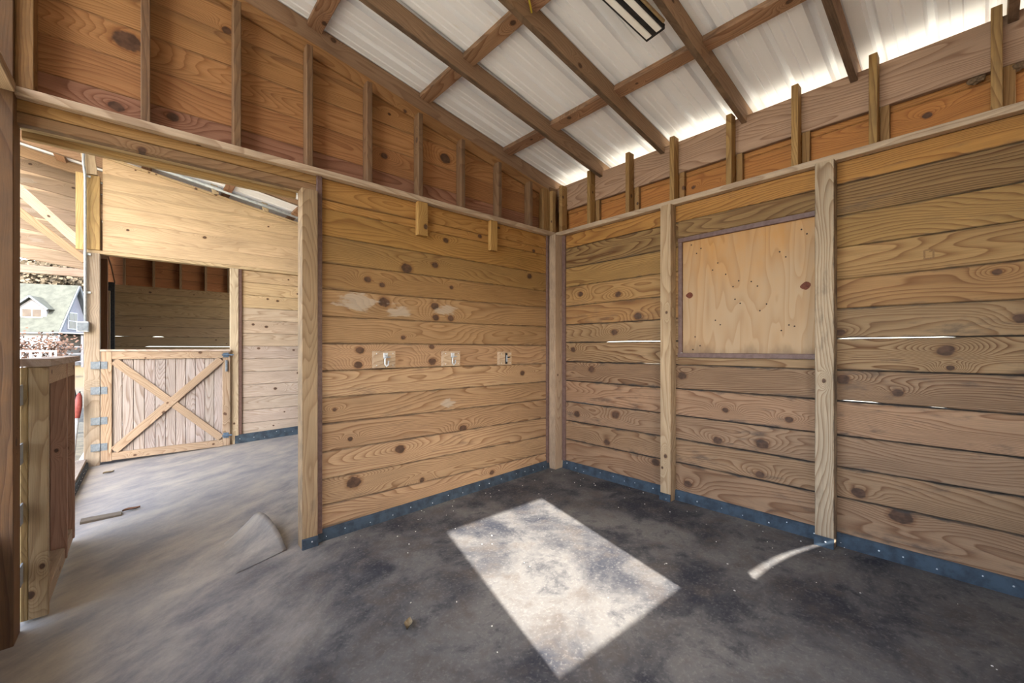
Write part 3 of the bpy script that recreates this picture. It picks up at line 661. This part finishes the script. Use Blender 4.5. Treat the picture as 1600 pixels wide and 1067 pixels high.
# ------------------------------------------------------------------ unseen end wall, added to cut daylight in the aisle
WX = empty('wall_aisle_end', (0.1, 2, 0), 'structure'); WX['label'] = 'unseen plank wall added at the right end of the aisle to dim it'
for i in range(16):
    strip('board', WX, (0.06, 4.14, 0), (0, -1, 0), (0, 0, 1), [0, 4.05], (lambda u, i=i: -0.25+0.195*i), (lambda u, i=i: -0.055+0.195*i), 0.036, vary(C_TAN2, 0.06), (), (), 0.3, 0.6)

# ------------------------------------------------------------------ stall half doors
def far_half_door():
    D = empty('stall_half_door', (-3.715, FY-0.05, fz(-3.0, 4.1)))
    tag(D, 'closed lower half door with X brace across the aisle', 'half door')
    x0, x1, z0, z1, y = -3.715, -2.392, -0.165, 1.205, FY-0.045
    n = 11; c = lin(190, 172, 150)
    a, b = x0+0.09, x1-0.08
    for i in range(n):
        u0, u1 = a+(b-a)*i/n, a+(b-a)*(i+1)/n
        strip('plank', D, (0, y, 0), (0, 0, 1), (-1, 0, 0), [z0+0.08, z1-0.08], (lambda u, u1=u1: -u1+0.0015), (lambda u, u0=u0: -u0-0.0015), 0.018, vary(c, 0.05), (), (), 0.3, 0.8, 0.006)
    f = lin(190, 160, 122)
    yf = y-0.028
    box('stile', D, x0, x0+0.10, yf, y+0.02, z0, z1-0.02, col=f, dirt=0.2, grain=0.9)
    box('stile', D, x1-0.09, x1, yf, y+0.02, z0+0.01, z1-0.02, col=f, dirt=0.2, grain=0.9)
    box('rail', D, x0+0.101, x1-0.091, yf, y+0.02, z1-0.115, z1-0.02, col=f, dirt=0.2)
    box('rail', D, x0+0.101, x1-0.091, yf, y+0.02, z0+0.005, z0+0.10, col=f, dirt=0.2)
    box('cap', D, x0-0.005, x1+0.002, yf-0.015, y+0.03, z1-0.019, z1+0.008, col=lin(218, 192, 160), dirt=0.1)
    p, q = (x0+0.12, yf+0.012, z1-0.135), (x1-0.11, yf+0.012, z0+0.125)
    timber('brace', D, p, q, 0.092, 0.024, (1, 0, 1), f, dirt=0.2)
    timber('brace', D, (x0+0.12, yf+0.004, z0+0.125), (x1-0.11, yf+0.004, z1-0.135), 0.092, 0.024, (1, 0, -1), f, dirt=0.2)
    for zz in (1.02, 0.71, 0.34, 0.02):
        h = box('hinge', D, x0-0.085, x0+0.06, yf-0.006, yf-0.001, zz-0.045, zz+0.045, mat=M_hinge, bev=0.002)
        tube('hinge_pin', h, [(x0-0.006, yf-0.009, zz-0.048), (x0-0.006, yf-0.009, zz+0.048)], 0.007, M_hinge, 6)
    l = box('slide_bolt', D, x1-0.10, x1+0.035, yf-0.03, yf-0.012, 1.125, 1.145, mat=M_blue)
    box('bolt_plate', l, x1-0.085, x1-0.02, yf-0.011, yf-0.001, 1.10, 1.165, mat=M_blue)
    box('pull_handle', D, x1-0.06, x1-0.035, yf-0.025, yf-0.001, 0.90, 1.06, mat=M_hinge)
    l = box('slide_bolt', D, x1-0.10, x1+0.02, yf-0.025, yf-0.012, -0.02, 0.0, mat=M_blue)
    box('bolt_plate', l, x1-0.085, x1-0.02, yf-0.011, yf-0.001, -0.045, 0.03, mat=M_blue)
    return D
far_half_door()
def near_half_door():
    D = empty('stall_half_door', (-3.74, 0.12, fz(-3.75, 0)))
    tag(D, 'opened lower half door seen edge on beside the doorway', 'half door')
    c = lin(200, 168, 118); cr = lin(186, 140, 104)
    zt = 1.125; z0 = fz(-3.74, 0.1)+0.012
    box('hinge_stile', D, -3.783, -3.757, 0.14, 0.20, z0, zt, col=lin(188, 152, 92), dirt=0.3)
    box('hinge_stile', D, -3.756, -3.688, 0.14, 0.178, z0, zt, col=c, dirt=0.25)
    for y in (0.86, 1.24):
        box('stile', D, -3.765, -3.690, y, y+0.038, z0+0.02, zt, col=cr, dirt=0.15, grain=0.5)
    box('top_rail', D, -3.766, -3.692, 0.179, 1.30, zt-0.09, zt+0.004, col=lin(206, 170, 126), dirt=0.1)
    box('bottom_rail', D, -3.766, -3.700, 0.179, 1.30, z0, z0+0.09, col=lin(206, 176, 136), dirt=0.2)
    box('cap', D, -3.80, -3.672, 0.10, 1.36, zt+0.006, zt+0.044, col=lin(206, 180, 150), dirt=0.2)
    for i in range(7):
        y0 = 0.205+0.157*i
        box('plank', D, -3.786, -3.768, y0, y0+0.153, z0, zt, col=vary(lin(196, 170, 140), 0.05), dirt=0.2)
    for zz in (0.99, 0.70, 0.40, 0.10):
        box('hinge', D, -3.778, -3.772, 0.072, 0.139, zz-0.05, zz+0.05, mat=M_galv)
near_half_door()

# ------------------------------------------------------------------ wooden blocks with hook hardware
def hook_block(x0, x1, z0, z1, style, label):
    D = empty('hook_block', ((x0+x1)/2, -0.001, z0)); tag(D, label, 'wall hook', 'hook blocks on the left wall')
    box('block', D, x0, x1, -0.038, -0.001, z0, z1, col=lin(222, 188, 142), axis=0, dirt=0.2, knots=[])
    cx, cz, y = (x0+x1)/2+0.005, (z0+z1)/2, -0.039
    if style == 0:
        box('backplate', D, cx-0.017, cx+0.017, y-0.006, y, cz+0.012, cz+0.05, mat=M_screw)
        tube('snap_hook', D, [(cx, y-0.012, cz+0.03), (cx-0.012, y-0.018, cz+0.0), (cx-0.014, y-0.02, cz-0.035), (cx-0.002, y-0.022, cz-0.052), (cx+0.012, y-0.022, cz-0.04), (cx+0.016, y-0.02, cz-0.01)], 0.006, M_screw, 8)
        tube('lever', D, [(cx-0.022, y-0.016, cz+0.012), (cx+0.03, y-0.02, cz+0.02)], 0.005, M_galv, 8)
    else:
        box('backplate', D, cx-0.013, cx+0.013, y-0.006, y, cz-0.052, cz+0.052, mat=M_black)
        tube('lever', D, [(cx-0.002, y-0.012, cz-0.03), (cx-0.002, y-0.014, cz+0.03)], 0.007, M_galv, 8)
        tube('bolt_knob', D, [(cx+0.0, y-0.015, cz+0.008), (cx+0.035, y-0.018, cz+0.012)], 0.005, M_black, 8)
    for (a, b) in ((x0+0.02, z0+0.02), (x1-0.02, z0+0.02), (x0+0.02, z1-0.02), (x1-0.02, z1-0.02)):
        tube('screw', D, [(a, -0.038, b), (a, -0.041, b)], 0.004, M_screw, 6)
hook_block(-2.035, -1.865, 1.075, 1.203, 0, 'largest of three wooden blocks, with silver snap hook, nearest the doorway')
hook_block(-1.430, -1.262, 1.072, 1.200, 0, 'middle wooden block with silver snap hook on the left wall')
hook_block(-0.815, -0.665, 1.066, 1.192, 1, 'wooden block with black slide bolt nearest the corner')

# ------------------------------------------------------------------ shop light under the roof
SL = empty('shop_light', (-1.62, -1.69, 3.09)); tag(SL, 'black framed twin tube shop light hanging under metal roof', 'light fixture')
def sl_m(p):      # fixture coordinates: s along its length from the lower end, t across, h up
    s, t, h = p; d = Vector((-1, 0.115, 0.1754)).normalized(); w = Vector((0.115, 1, 0)).normalized(); up = d.cross(w); up = up if up.z > 0 else -up
    return Vector((-1.050, -1.762, 3.085))+d*s+w*t+up*h
def sl_box(name, s0, s1, t0, t1, h0, h1, mat, bev=0.004):
    d = (sl_m((1, 0, 0))-sl_m((0, 0, 0))); w = sl_m((0, 1, 0))-sl_m((0, 0, 0))
    return timber(name, SL, sl_m((s0, (t0+t1)/2, (h0+h1)/2)), sl_m((s1, (t0+t1)/2, (h0+h1)/2)), t1-t0, h1-h0, w, (0, 0, 0), ch=bev, mat=mat)
sl_box('housing', 0.0, 1.2, -0.062, 0.062, 0.006, 0.022, M_black, 0.006)
sl_box('spine', 0.008, 1.19, -0.015, 0.015, -0.012, 0.005, M_black)
sl_box('side_rim', 0.0, 1.2, 0.055, 0.063, -0.012, 0.005, M_black, 0.002)
sl_box('side_rim', 0.0, 1.2, -0.063, -0.055, -0.012, 0.005, M_black, 0.002)
sl_box('end_rim', 0.0, 0.010, -0.062, 0.062, -0.012, 0.004, M_black, 0.002)
sl_box('diffuser', 0.016, 1.19, 0.016, 0.054, -0.013, 0.005, M_diff, 0.008)
sl_box('diffuser', 0.016, 1.19, -0.054, -0.016, -0.013, 0.005, M_diff, 0.008)
sl_box('side_bracket', 0.03, 1.1, -0.082, -0.068, 0.0, 0.018, noisy('tan_rail', lin(130, 110, 80), lin(150, 126, 92), 20), 0.003)
for s in (0.28, 0.9):
    tube('hanging_chain', SL, [sl_m((s, -0.09, 0.005)), sl_m((s, -0.092, 0.09)), sl_m((s, -0.09, 0.17))], 0.005, M_black, 6)
cb = tube('yellow_cable', None, [(-1.56, -1.235, zb(-1.56)+0.06), (-1.62, -1.27, zb(-1.62)+0.09), (-1.70, -1.29, zb(-1.7)+0.10), (-1.85, -1.28, zb(-1.85)+0.08), (-2.2, -1.25, zb(-2.2)+0.07)], 0.006, M_yel, 8); tag(cb, 'short yellow electric cable looped over a rafter', 'cable')

# ------------------------------------------------------------------ aisle fittings: outlet box with conduit, pipe, tube light
OB = empty('outlet_box', (-3.84, FY-0.06, 1.42)); tag(OB, 'grey weatherproof outlet box with conduit on pale post across aisle', 'outlet box')
box('box_body', OB, -3.915, -3.812, FY-0.115, FY-0.051, 1.425, 1.545, mat=M_galv, bev=0.006)
box('cover', OB, -3.910, -3.817, FY-0.125, FY-0.116, 1.438, 1.532, mat=M_hinge, bev=0.004)
tube('conduit', OB, [(-3.845, FY-0.08, 1.545), (-3.845, FY-0.08, 2.5), (-3.845, FY-0.085, 3.3), (-3.86, FY-0.09, 3.45), (-3.85, FY-0.09, 3.72)], 0.013, M_galv, 10)
for z in (1.9, 2.36, 3.3): box('conduit_strap', OB, -3.862, -3.80, FY-0.068, FY-0.05, z-0.012, z+0.012, mat=M_galv)
pp = tube('galvanised_pipe', None, [(-3.3, FY-0.075, zb(-3.3)+0.10), (0.0, FY-0.075, zb(0)+0.10)], 0.024, M_galv, 12); tag(pp, 'long grey pipe running under the roof along the aisle wall', 'pipe')
TL = empty('tube_light', (-2.1, 2.6, 3.15)); tag(TL, 'slim white tube light under the roof over the aisle', 'light fixture')
timber('tube_body', TL, (-2.33, 2.6, 3.150), (-1.15, 2.6, 3.150-1.18*0.1), 0.05, 0.045, (0, 0, 1), (0, 0, 0), ch=0.012, mat=M_white)
timber('end_cap', TL, (-2.335, 2.6, 3.1505), (-2.352, 2.6, 3.1522), 0.052, 0.05, (0, 0, 1), (0, 0, 0), ch=0.006, mat=M_black)
tube('hanger', TL, [(-2.0, 2.62, 3.14), (-2.0, 2.62, 3.4)], 0.004, M_black, 6)
cable = tube('door_cable', None, [(-3.66, 4.30, 2.40), (-3.71, 6.2, 2.55), (-3.72, 7.58, 2.45)], 0.010, M_brown, 6); tag(cable, 'thin brown cable slanting inside the dim far stall', 'cable')

# ------------------------------------------------------------------ pole tool leaning outside the aisle sill
PT = empty('pole_tool', (-3.957, 3.80, -0.36)); tag(PT, 'grey pole with red head leaning beside the far post', 'tool')
tube('pole', PT, [(-3.957, 3.80, -0.36), (-3.905, 3.99, 0.42)], 0.021, M_galv, 10)
tube('red_head', PT, [(-3.906, 3.985, 0.41), (-3.90, 4.0, 0.55), (-3.893, 4.01, 0.66), (-3.888, 4.015, 0.70)], [0.026, 0.040, 0.030, 0.012], M_red, 10)
tube('blade', PT, [(-3.912, 4.0, 0.60), (-3.925, 4.0, 0.70), (-3.93, 4.0, 0.78)], [0.016, 0.011, 0.003], M_black, 8)
tube('blade', PT, [(-3.892, 4.01, 0.64), (-3.884, 4.01, 0.72)], [0.015, 0.006], M_black, 8)

# ------------------------------------------------------------------ lifted floor mat corner, litter, nests
V = []; F = []; NS, NW = 16, 10
for i in range(NS+1):
    s = i/NS
    ex, ey = -2.56-0.12*s, 0.02+0.76*s
    for j in range(NW+1):
        w = j/NW
        x = ex-0.30*w*(1-0.25*s)-0.05*(1-s); y = ey-0.34*w*(0.3+0.7*s)
        lift = 0.115*max(0.0, math.sin(math.pi*(s*0.98+0.005)**1.25))**0.6*(1-w)**2.0
        V.append((x+0.02*lift*4, y, fz(x, y)+0.004+lift))
m0 = len(V)
V += [(a, b, c-0.008) for a, b, c in V]
for i in range(NS):
    for j in range(NW):
        a = i*(NW+1)+j; F.append((a, a+1, a+NW+2, a+NW+1)); F.append((m0+a, m0+a+NW+1, m0+a+NW+2, m0+a+1))
for i in range(NS):
    a = i*(NW+1); F.append((a, a+NW+1, m0+a+NW+1, m0+a))
for j in range(NW):
    a = NS*(NW+1)+j; F.append((a, a+1, m0+a+1, m0+a))
mf = mesh_obj('rubber_mat', V, F, M_floor, None, True); tag(mf, 'lifted curling edge of floor mat beside the door post', 'mat')

M_leaf = noisy('dry_leaf', lin(120, 104, 80), lin(144, 128, 100), 60, 0.8)
M_leafd = noisy('brown_leaf', lin(86, 58, 42), lin(110, 76, 54), 60, 0.8)
def leaf(x, y, L, ang, mat, label):
    V = []; F = []
    prof = [0.02, 0.16, 0.24, 0.22, 0.13, 0.02]
    for i, w in enumerate(prof):
        t = i/5-0.5
        for sgn in (-1, 0, 1): V.append((t*L, sgn*w*L, 0.012*abs(sgn)+0.02*L*math.sin(i*1.3)+0.006))
    for i in range(5):
        for j in (0, 1): F.append((i*3+j, i*3+j+1, i*3+j+4, i*3+j+3))
    n = len(V); V += [(a, b, c-0.0015) for a, b, c in V]; F += [tuple(n+k for k in reversed(f)) for f in F]
    o = mesh_obj('fallen_leaf', V, F, mat, None, True, Matrix.Translation((x, y, fz(x, y)+0.003)) @ Matrix.Rotation(ang, 4, 'Z'))
    return tag(o, label, 'leaf')
leaf(-2.37, -1.22, 0.08, 0.9, M_leaf, 'small dry tan leaf on the stall floor')
leaf(-3.40, 1.80, 0.12, 0.3, M_leafd, 'curled dark brown leaf on the aisle floor')
leaf(-3.62, 3.55, 0.11, 0.6, M_leaf, 'pale dry leaf on the floor by the far post')
fp = box('recess_strip', None, -3.70, -3.46, 1.70, 1.80, fz(-3.6, 1.75)-0.004, fz(-3.6, 1.75)+0.018, col=lin(120, 104, 78), dirt=0.9); tag(fp, 'short dark wood strip standing in for a shallow recess in the aisle floor', 'wood strip')  # wood strip put in place of a shallow floor recess
bm = bmesh.new()
for _ in range(90):
    x = random.uniform(-2.3, -0.1); y = random.uniform(-3.2, -0.1)
    if random.random() < 0.5: x = -random.uniform(0.02, 0.35) if random.random() < 0.5 else x; y = -random.uniform(0.05, 0.3) if x < -0.4 else y
    M = Matrix.Translation((x, y, fz(x, y)+0.003)) @ Matrix.Rotation(random.uniform(0, 6), 4, 'Z') @ Matrix.Diagonal((1, random.uniform(0.25, 0.8), 0.5, 1))
    bmesh.ops.create_icosphere(bm, subdivisions=1, radius=random.uniform(0.003, 0.007), matrix=M)
cr = bm_obj('chaff', bm, noisy('pale_chaff', lin(200, 196, 186), lin(220, 214, 200), 30, 0.8)); tag(cr, 'scattered pale chips and chaff on the stall floor', 'debris', None, 'stuff')
M_mud = noisy('dried_mud', lin(84, 66, 50), lin(120, 98, 74), 90, 0.95, 0, 0.6)
def nest(y, z, r, label):
    bm = bmesh.new(); bmesh.ops.create_icosphere(bm, subdivisions=3, radius=r)
    for v in bm.verts:
        k = 1+0.22*math.sin(v.co.x*190)*math.cos(v.co.y*170)+random.uniform(-0.1, 0.1); v.co = Vector((v.co.x*0.6, v.co.y*1.35, v.co.z*0.8))*k
    o = bm_obj('mud_nest', bm, M_mud, None, False); o.location = (0.066, y, z); return tag(o, label, 'nest')
nest(-3.022, 2.680, 0.024, 'small mud nest under the eave beam, left of the last stud')
nest(-3.165, 2.680, 0.026, 'dark mud nest under the eave beam at picture edge')

# ------------------------------------------------------------------ white cottage outside, beyond the aisle opening
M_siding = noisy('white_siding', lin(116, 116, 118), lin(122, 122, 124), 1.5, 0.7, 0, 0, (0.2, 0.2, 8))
M_siding2 = noisy('shaded_grey_siding', lin(96, 95, 101), lin(104, 103, 108), 2, 0.7)  # greyer siding copy, shade of the gable end put into its colour
M_shing = noisy('pale_grey_green_shingles', lin(44, 46, 41), lin(56, 58, 52), 2.2, 0.9)
M_trimw = noisy('white_trim', lin(150, 150, 152), lin(158, 158, 160), 4, 0.6)
M_fascia = noisy('grey_fascia', lin(60, 64, 68), lin(70, 74, 78), 4, 0.7)
M_pane = noisy('dark_window_glass', lin(46, 38, 32), lin(58, 50, 42), 1.5, 0.3)
M_postg = noisy('grey_porch_post', lin(52, 53, 57), lin(62, 63, 66), 5, 0.7)
HU = Vector((0.937, -0.351, 0)).normalized(); HN = Vector((-0.351, -0.937, 0)).normalized()   # along the ridge; out of the front
camF = Vector((0.663, 0.7487, 0)); camR = Vector((0.7487, -0.663, 0))
HD = 35.0
HE = Vector((-3.321, -3.043, 0))+camF*HD-camR*(1.089*HD)          # right front eave corner on plan
HO = empty('cottage', (HE.x, HE.y, -0.4)); tag(HO, 'white cottage with steep grey roof and dormer seen outside', 'house')
def hp(u, n, z): v = HE+HU*u-HN*n; return Vector((v.x, v.y, z))      # u right along ridge, n back from front eave
def hpoly(name, quads, mat, parent=HO, thick=None):
    V = []; F = []
    for q in quads:
        a = len(V); V += [hp(*p) for p in q]; F.append(tuple(range(a, a+len(q))))
    return mesh_obj(name, V, F, mat, parent)
def hbox(name, u0, u1, n0, n1, z0, z1, mat, parent=HO):
    P = [hp(u, n, z) for u in (u0, u1) for n in (n0, n1) for z in (z0, z1)]
    return mesh_obj(name, P, [(0, 1, 3, 2), (4, 6, 7, 5), (0, 4, 5, 1), (2, 3, 7, 6), (0, 2, 6, 4), (1, 5, 7, 3)], mat, parent)
ez_, rz_, hw_ = 2.56, 6.85, 2.75; UL = -11.0
hbox('wall', UL, -0.3, 0.35, 2*hw_-0.35, -0.5, ez_, M_siding)
# gable end (prism)
gV = [hp(-0.30, 0.3, ez_-0.2), hp(-0.30, 2*hw_-0.3, ez_-0.2), hp(-0.30, hw_, rz_-0.25), hp(-0.55, 0.3, ez_-0.2), hp(-0.55, 2*hw_-0.3, ez_-0.2), hp(-0.55, hw_, rz_-0.25)]
mesh_obj('gable_wall', gV, [(0, 1, 2), (5, 4, 3), (0, 3, 4, 1), (1, 4, 5, 2), (2, 5, 3, 0)], M_siding2, HO)
def slab(name, a, b, c, d, t, mat, parent=HO):
    P = [Vector(p) for p in (a, b, c, d)]; nn = (P[1]-P[0]).cross(P[3]-P[0]).normalized(); nn = nn if nn.z > 0 else -nn
    V = P+[p+nn*t for p in P]
    return mesh_obj(name, V, [(3, 2, 1, 0), (4, 5, 6, 7), (0, 1, 5, 4), (1, 2, 6, 5), (2, 3, 7, 6), (3, 0, 4, 7)], mat, parent)
slab('roof_slope', hp(UL, 0, ez_), hp(0, 0, ez_), hp(0, hw_, rz_), hp(UL, hw_, rz_), 0.12, M_shing)
slab('roof_slope', hp(UL, 2*hw_, ez_), hp(0, 2*hw_, ez_), hp(0, hw_, rz_), hp(UL, hw_, rz_), 0.12, M_fascia)
def hbar(name, a, b, w, mat, parent=HO):
    return timber(name, parent, a, b, w, w, (0, 0, 1), (0, 0, 0), ch=0.0, mat=mat)
hbar('rake_trim', hp(0.02, 0, ez_), hp(0.02, hw_, rz_), 0.16, M_fascia); hbar('rake_trim', hp(0.02, 2*hw_, ez_), hp(0.02, hw_, rz_), 0.16, M_fascia)
hbar('eave_trim', hp(UL, -0.02, ez_), hp(0, -0.02, ez_), 0.14, M_fascia)
def hwin(u, n, z0, z1, w, side, cols, rows):
    if side == 'front':
        f = hbox('window_frame', u-w/2, u+w/2, n-0.08, n, z0, z1, M_trimw)
        for i in range(cols):
            for j in range(rows):
                a = u-w/2+0.06+(w-0.06)*i/cols; b = u-w/2+(w-0.06)*(i+1)/cols
                hbox('pane', a, b, n-0.10, n-0.079, z0+0.06+(z1-z0-0.06)*j/rows, z0+(z1-z0-0.06)*(j+1)/rows, M_pane, f)
    else:
        f = hbox('window_frame', -0.29, -0.20, n-w/2, n+w/2, z0, z1, M_trimw)
        for i in range(cols):
            for j in range(rows):
                a = n-w/2+0.07+(w-0.07)*i/cols; b = n-w/2+(w-0.07)*(i+1)/cols
                hbox('pane', -0.201, -0.18, a, b, z0+0.07+(z1-z0-0.07)*j/rows, z0+(z1-z0-0.07)*(j+1)/rows, M_pane, f)
hwin(0, hw_*0.85, 2.95, 4.45, 1.25, 'end', 2, 2)
# dormer
DU, DW = -2.05, 1.75
hbox('dormer_wall', DU-DW/2, DU+DW/2, 0.75, 2.0, 3.5, 4.72, M_siding)
dv = [hp(DU-DW/2, 0.75, 4.72), hp(DU+DW/2, 0.75, 4.72), hp(DU, 0.75, 5.5), hp(DU-DW/2, 2.2, 4.72), hp(DU+DW/2, 2.2, 4.72), hp(DU, 2.2, 5.5)]
mesh_obj('dormer_gable', dv, [(0, 1, 2), (5, 4, 3), (0, 3, 4, 1), (1, 4, 5, 2), (2, 5, 3, 0)], M_siding, HO)
slab('dormer_roof', hp(DU-DW/2-0.28, 0.4, 4.50), hp(DU, 0.4, 5.58), hp(DU, 2.4, 5.58), hp(DU-DW/2-0.28, 2.4, 4.50), 0.1, M_shing)
slab('dormer_roof', hp(DU+DW/2+0.28, 0.4, 4.50), hp(DU, 0.4, 5.58), hp(DU, 2.4, 5.58), hp(DU+DW/2+0.28, 2.4, 4.50), 0.1, M_shing)
hbar('dormer_trim', hp(DU-DW/2-0.28, 0.38, 4.53), hp(DU, 0.38, 5.62), 0.13, M_fascia); hbar('dormer_trim', hp(DU+DW/2+0.28, 0.38, 4.53), hp(DU, 0.38, 5.62), 0.13, M_fascia)
hwin(DU, 0.75, 3.85, 4.62, 1.3, 'front', 2, 1)
# lean-to with grey posts and rails on the gable end
slab('lean_to_roof', hp(-0.3, -0.6, 2.55), hp(4.2, -0.6, 2.35), hp(4.2, 5.4, 2.35), hp(-0.3, 5.4, 2.55), 0.1, M_fascia)
hbox('lean_to_wall', -0.28, 4.0, 3.6, 3.8, -0.5, 2.3, M_siding2)
for u in (0.1, 1.6, 3.0): hbox('porch_post', u, u+0.16, -0.4, -0.24, -0.5, 2.4, M_postg)
for z in (0.1, 0.75, 1.35): hbox('porch_rail', 0.1, 3.1, -0.36, -0.26, z, z+0.10, M_postg)

# ------------------------------------------------------------------ plants outside
M_bark = noisy('grey_brown_bark', lin(40, 32, 26), lin(54, 45, 38), 9, 0.9)
M_lv1 = noisy('orange_brown_leaves', lin(50, 34, 25), lin(62, 44, 33), 3, 0.85)
M_lv2 = noisy('straw_coloured_leaves', lin(68, 59, 45), lin(84, 74, 59), 2, 0.9)
M_lv3 = noisy('pale_olive_leaves', lin(52, 48, 34), lin(66, 60, 45), 2, 0.9)
def plant(name, loc, trunk_h, trunk_r, nst, spread, crown, nleaf, lsize, matl, label, cat, group=None, seed=1):
    rnd = random.Random(seed); D = empty(name, loc); tag(D, label, cat, group)
    bm = bmesh.new(); tips = []
    for k in range(nst):
        a = 2*math.pi*k/nst+rnd.uniform(-0.4, 0.4); t = spread*rnd.uniform(0.5, 1.0)
        p0 = Vector((0.05*math.cos(a), 0.05*math.sin(a), -0.1)); p1 = Vector((t*0.35*math.cos(a), t*0.35*math.sin(a), trunk_h*0.5)); p2 = Vector((t*math.cos(a), t*math.sin(a), trunk_h))
        tube_bm(bm, [p0, p1, p2], [trunk_r, trunk_r*0.7, trunk_r*0.35], 6)
        for q in range(4):
            b = a+rnd.uniform(-1.2, 1.2); s = p1.lerp(p2, rnd.uniform(0.1, 0.95)); e = s+Vector((math.cos(b), math.sin(b), rnd.uniform(0.5, 1.4)))*trunk_h*rnd.uniform(0.25, 0.5)
            tube_bm(bm, [s, s.lerp(e, 0.5)+Vector((0, 0, 0.05*trunk_h)), e], [trunk_r*0.38, trunk_r*0.25, trunk_r*0.1], 5); tips += [e, s.lerp(e, 0.6)]
    o = bm_obj('branches', bm, M_bark, None, True); o.parent = D
    V = []; F = []
    for _ in range(nleaf):
        tp = rnd.choice(tips); p = tp+Vector((rnd.gauss(0, crown), rnd.gauss(0, crown), rnd.gauss(0, crown*0.7)))
        d = Vector((rnd.gauss(0, 1), rnd.gauss(0, 1), rnd.gauss(0, 1))).normalized(); e = d.orthogonal().normalized()*lsize*0.5; d *= lsize; a = len(V)
        V += [p-d*0.5, p+e, p+d*0.5, p-e]; F.append((a, a+1, a+2, a+3))
    l = mesh_obj('leaves', V, F, matl); l.parent = D; l['kind'] = 'stuff'
    return D
def outp(px, dist): return Vector((-3.321, -3.043, 0))+camF*dist+camR*((px-800)/650*dist)
p = outp(58, 22); plant('ornamental_tree', (p.x, p.y, -0.4), 1.55, 0.05, 6, 0.9, 0.34, 900, 0.13, M_lv1, 'bare stemmed ornamental tree with orange brown leaves before the cottage', 'tree', None, 3)
for i, (px, dd, hh, mt, lb) in enumerate(((30, 49, 8.5, M_lv2, 'straw coloured winter tree behind the left of the cottage roof'), (82, 63, 10.5, M_lv3, 'olive tinged winter tree behind the middle of the cottage roof'), (128, 77, 12.5, M_lv2, 'straw coloured winter tree behind the cottage gable'), (50, 92, 15.0, M_lv3, 'tall olive winter tree farthest behind the cottage'))):
    p = outp(px, dd); plant('winter_tree', (p.x, p.y, -0.4), hh, 0.2, 8, 2.2, 0.95, 9000, 0.5, mt, lb, 'tree', 'winter trees behind the cottage', 10+i)
FN = empty('rail_fence', tuple(outp(60, 20))[:2]+(-0.4,)); tag(FN, 'low grey rail fence in front of the cottage', 'fence')
a, b = outp(25, 20), outp(88, 20.5)
timber('rail', FN, (a.x, a.y, 1.12), (b.x, b.y, 1.10), 0.07, 0.05, (0, 0, 1), (0, 0, 0), mat=M_galv)
for t in (0.1, 0.35, 0.6, 0.85, 0.99):
    q = a.lerp(b, t); timber('post', FN, (q.x, q.y, -0.45), (q.x, q.y, 1.15), 0.06, 0.06, (1, 0, 0), (0, 0, 0), mat=M_galv)
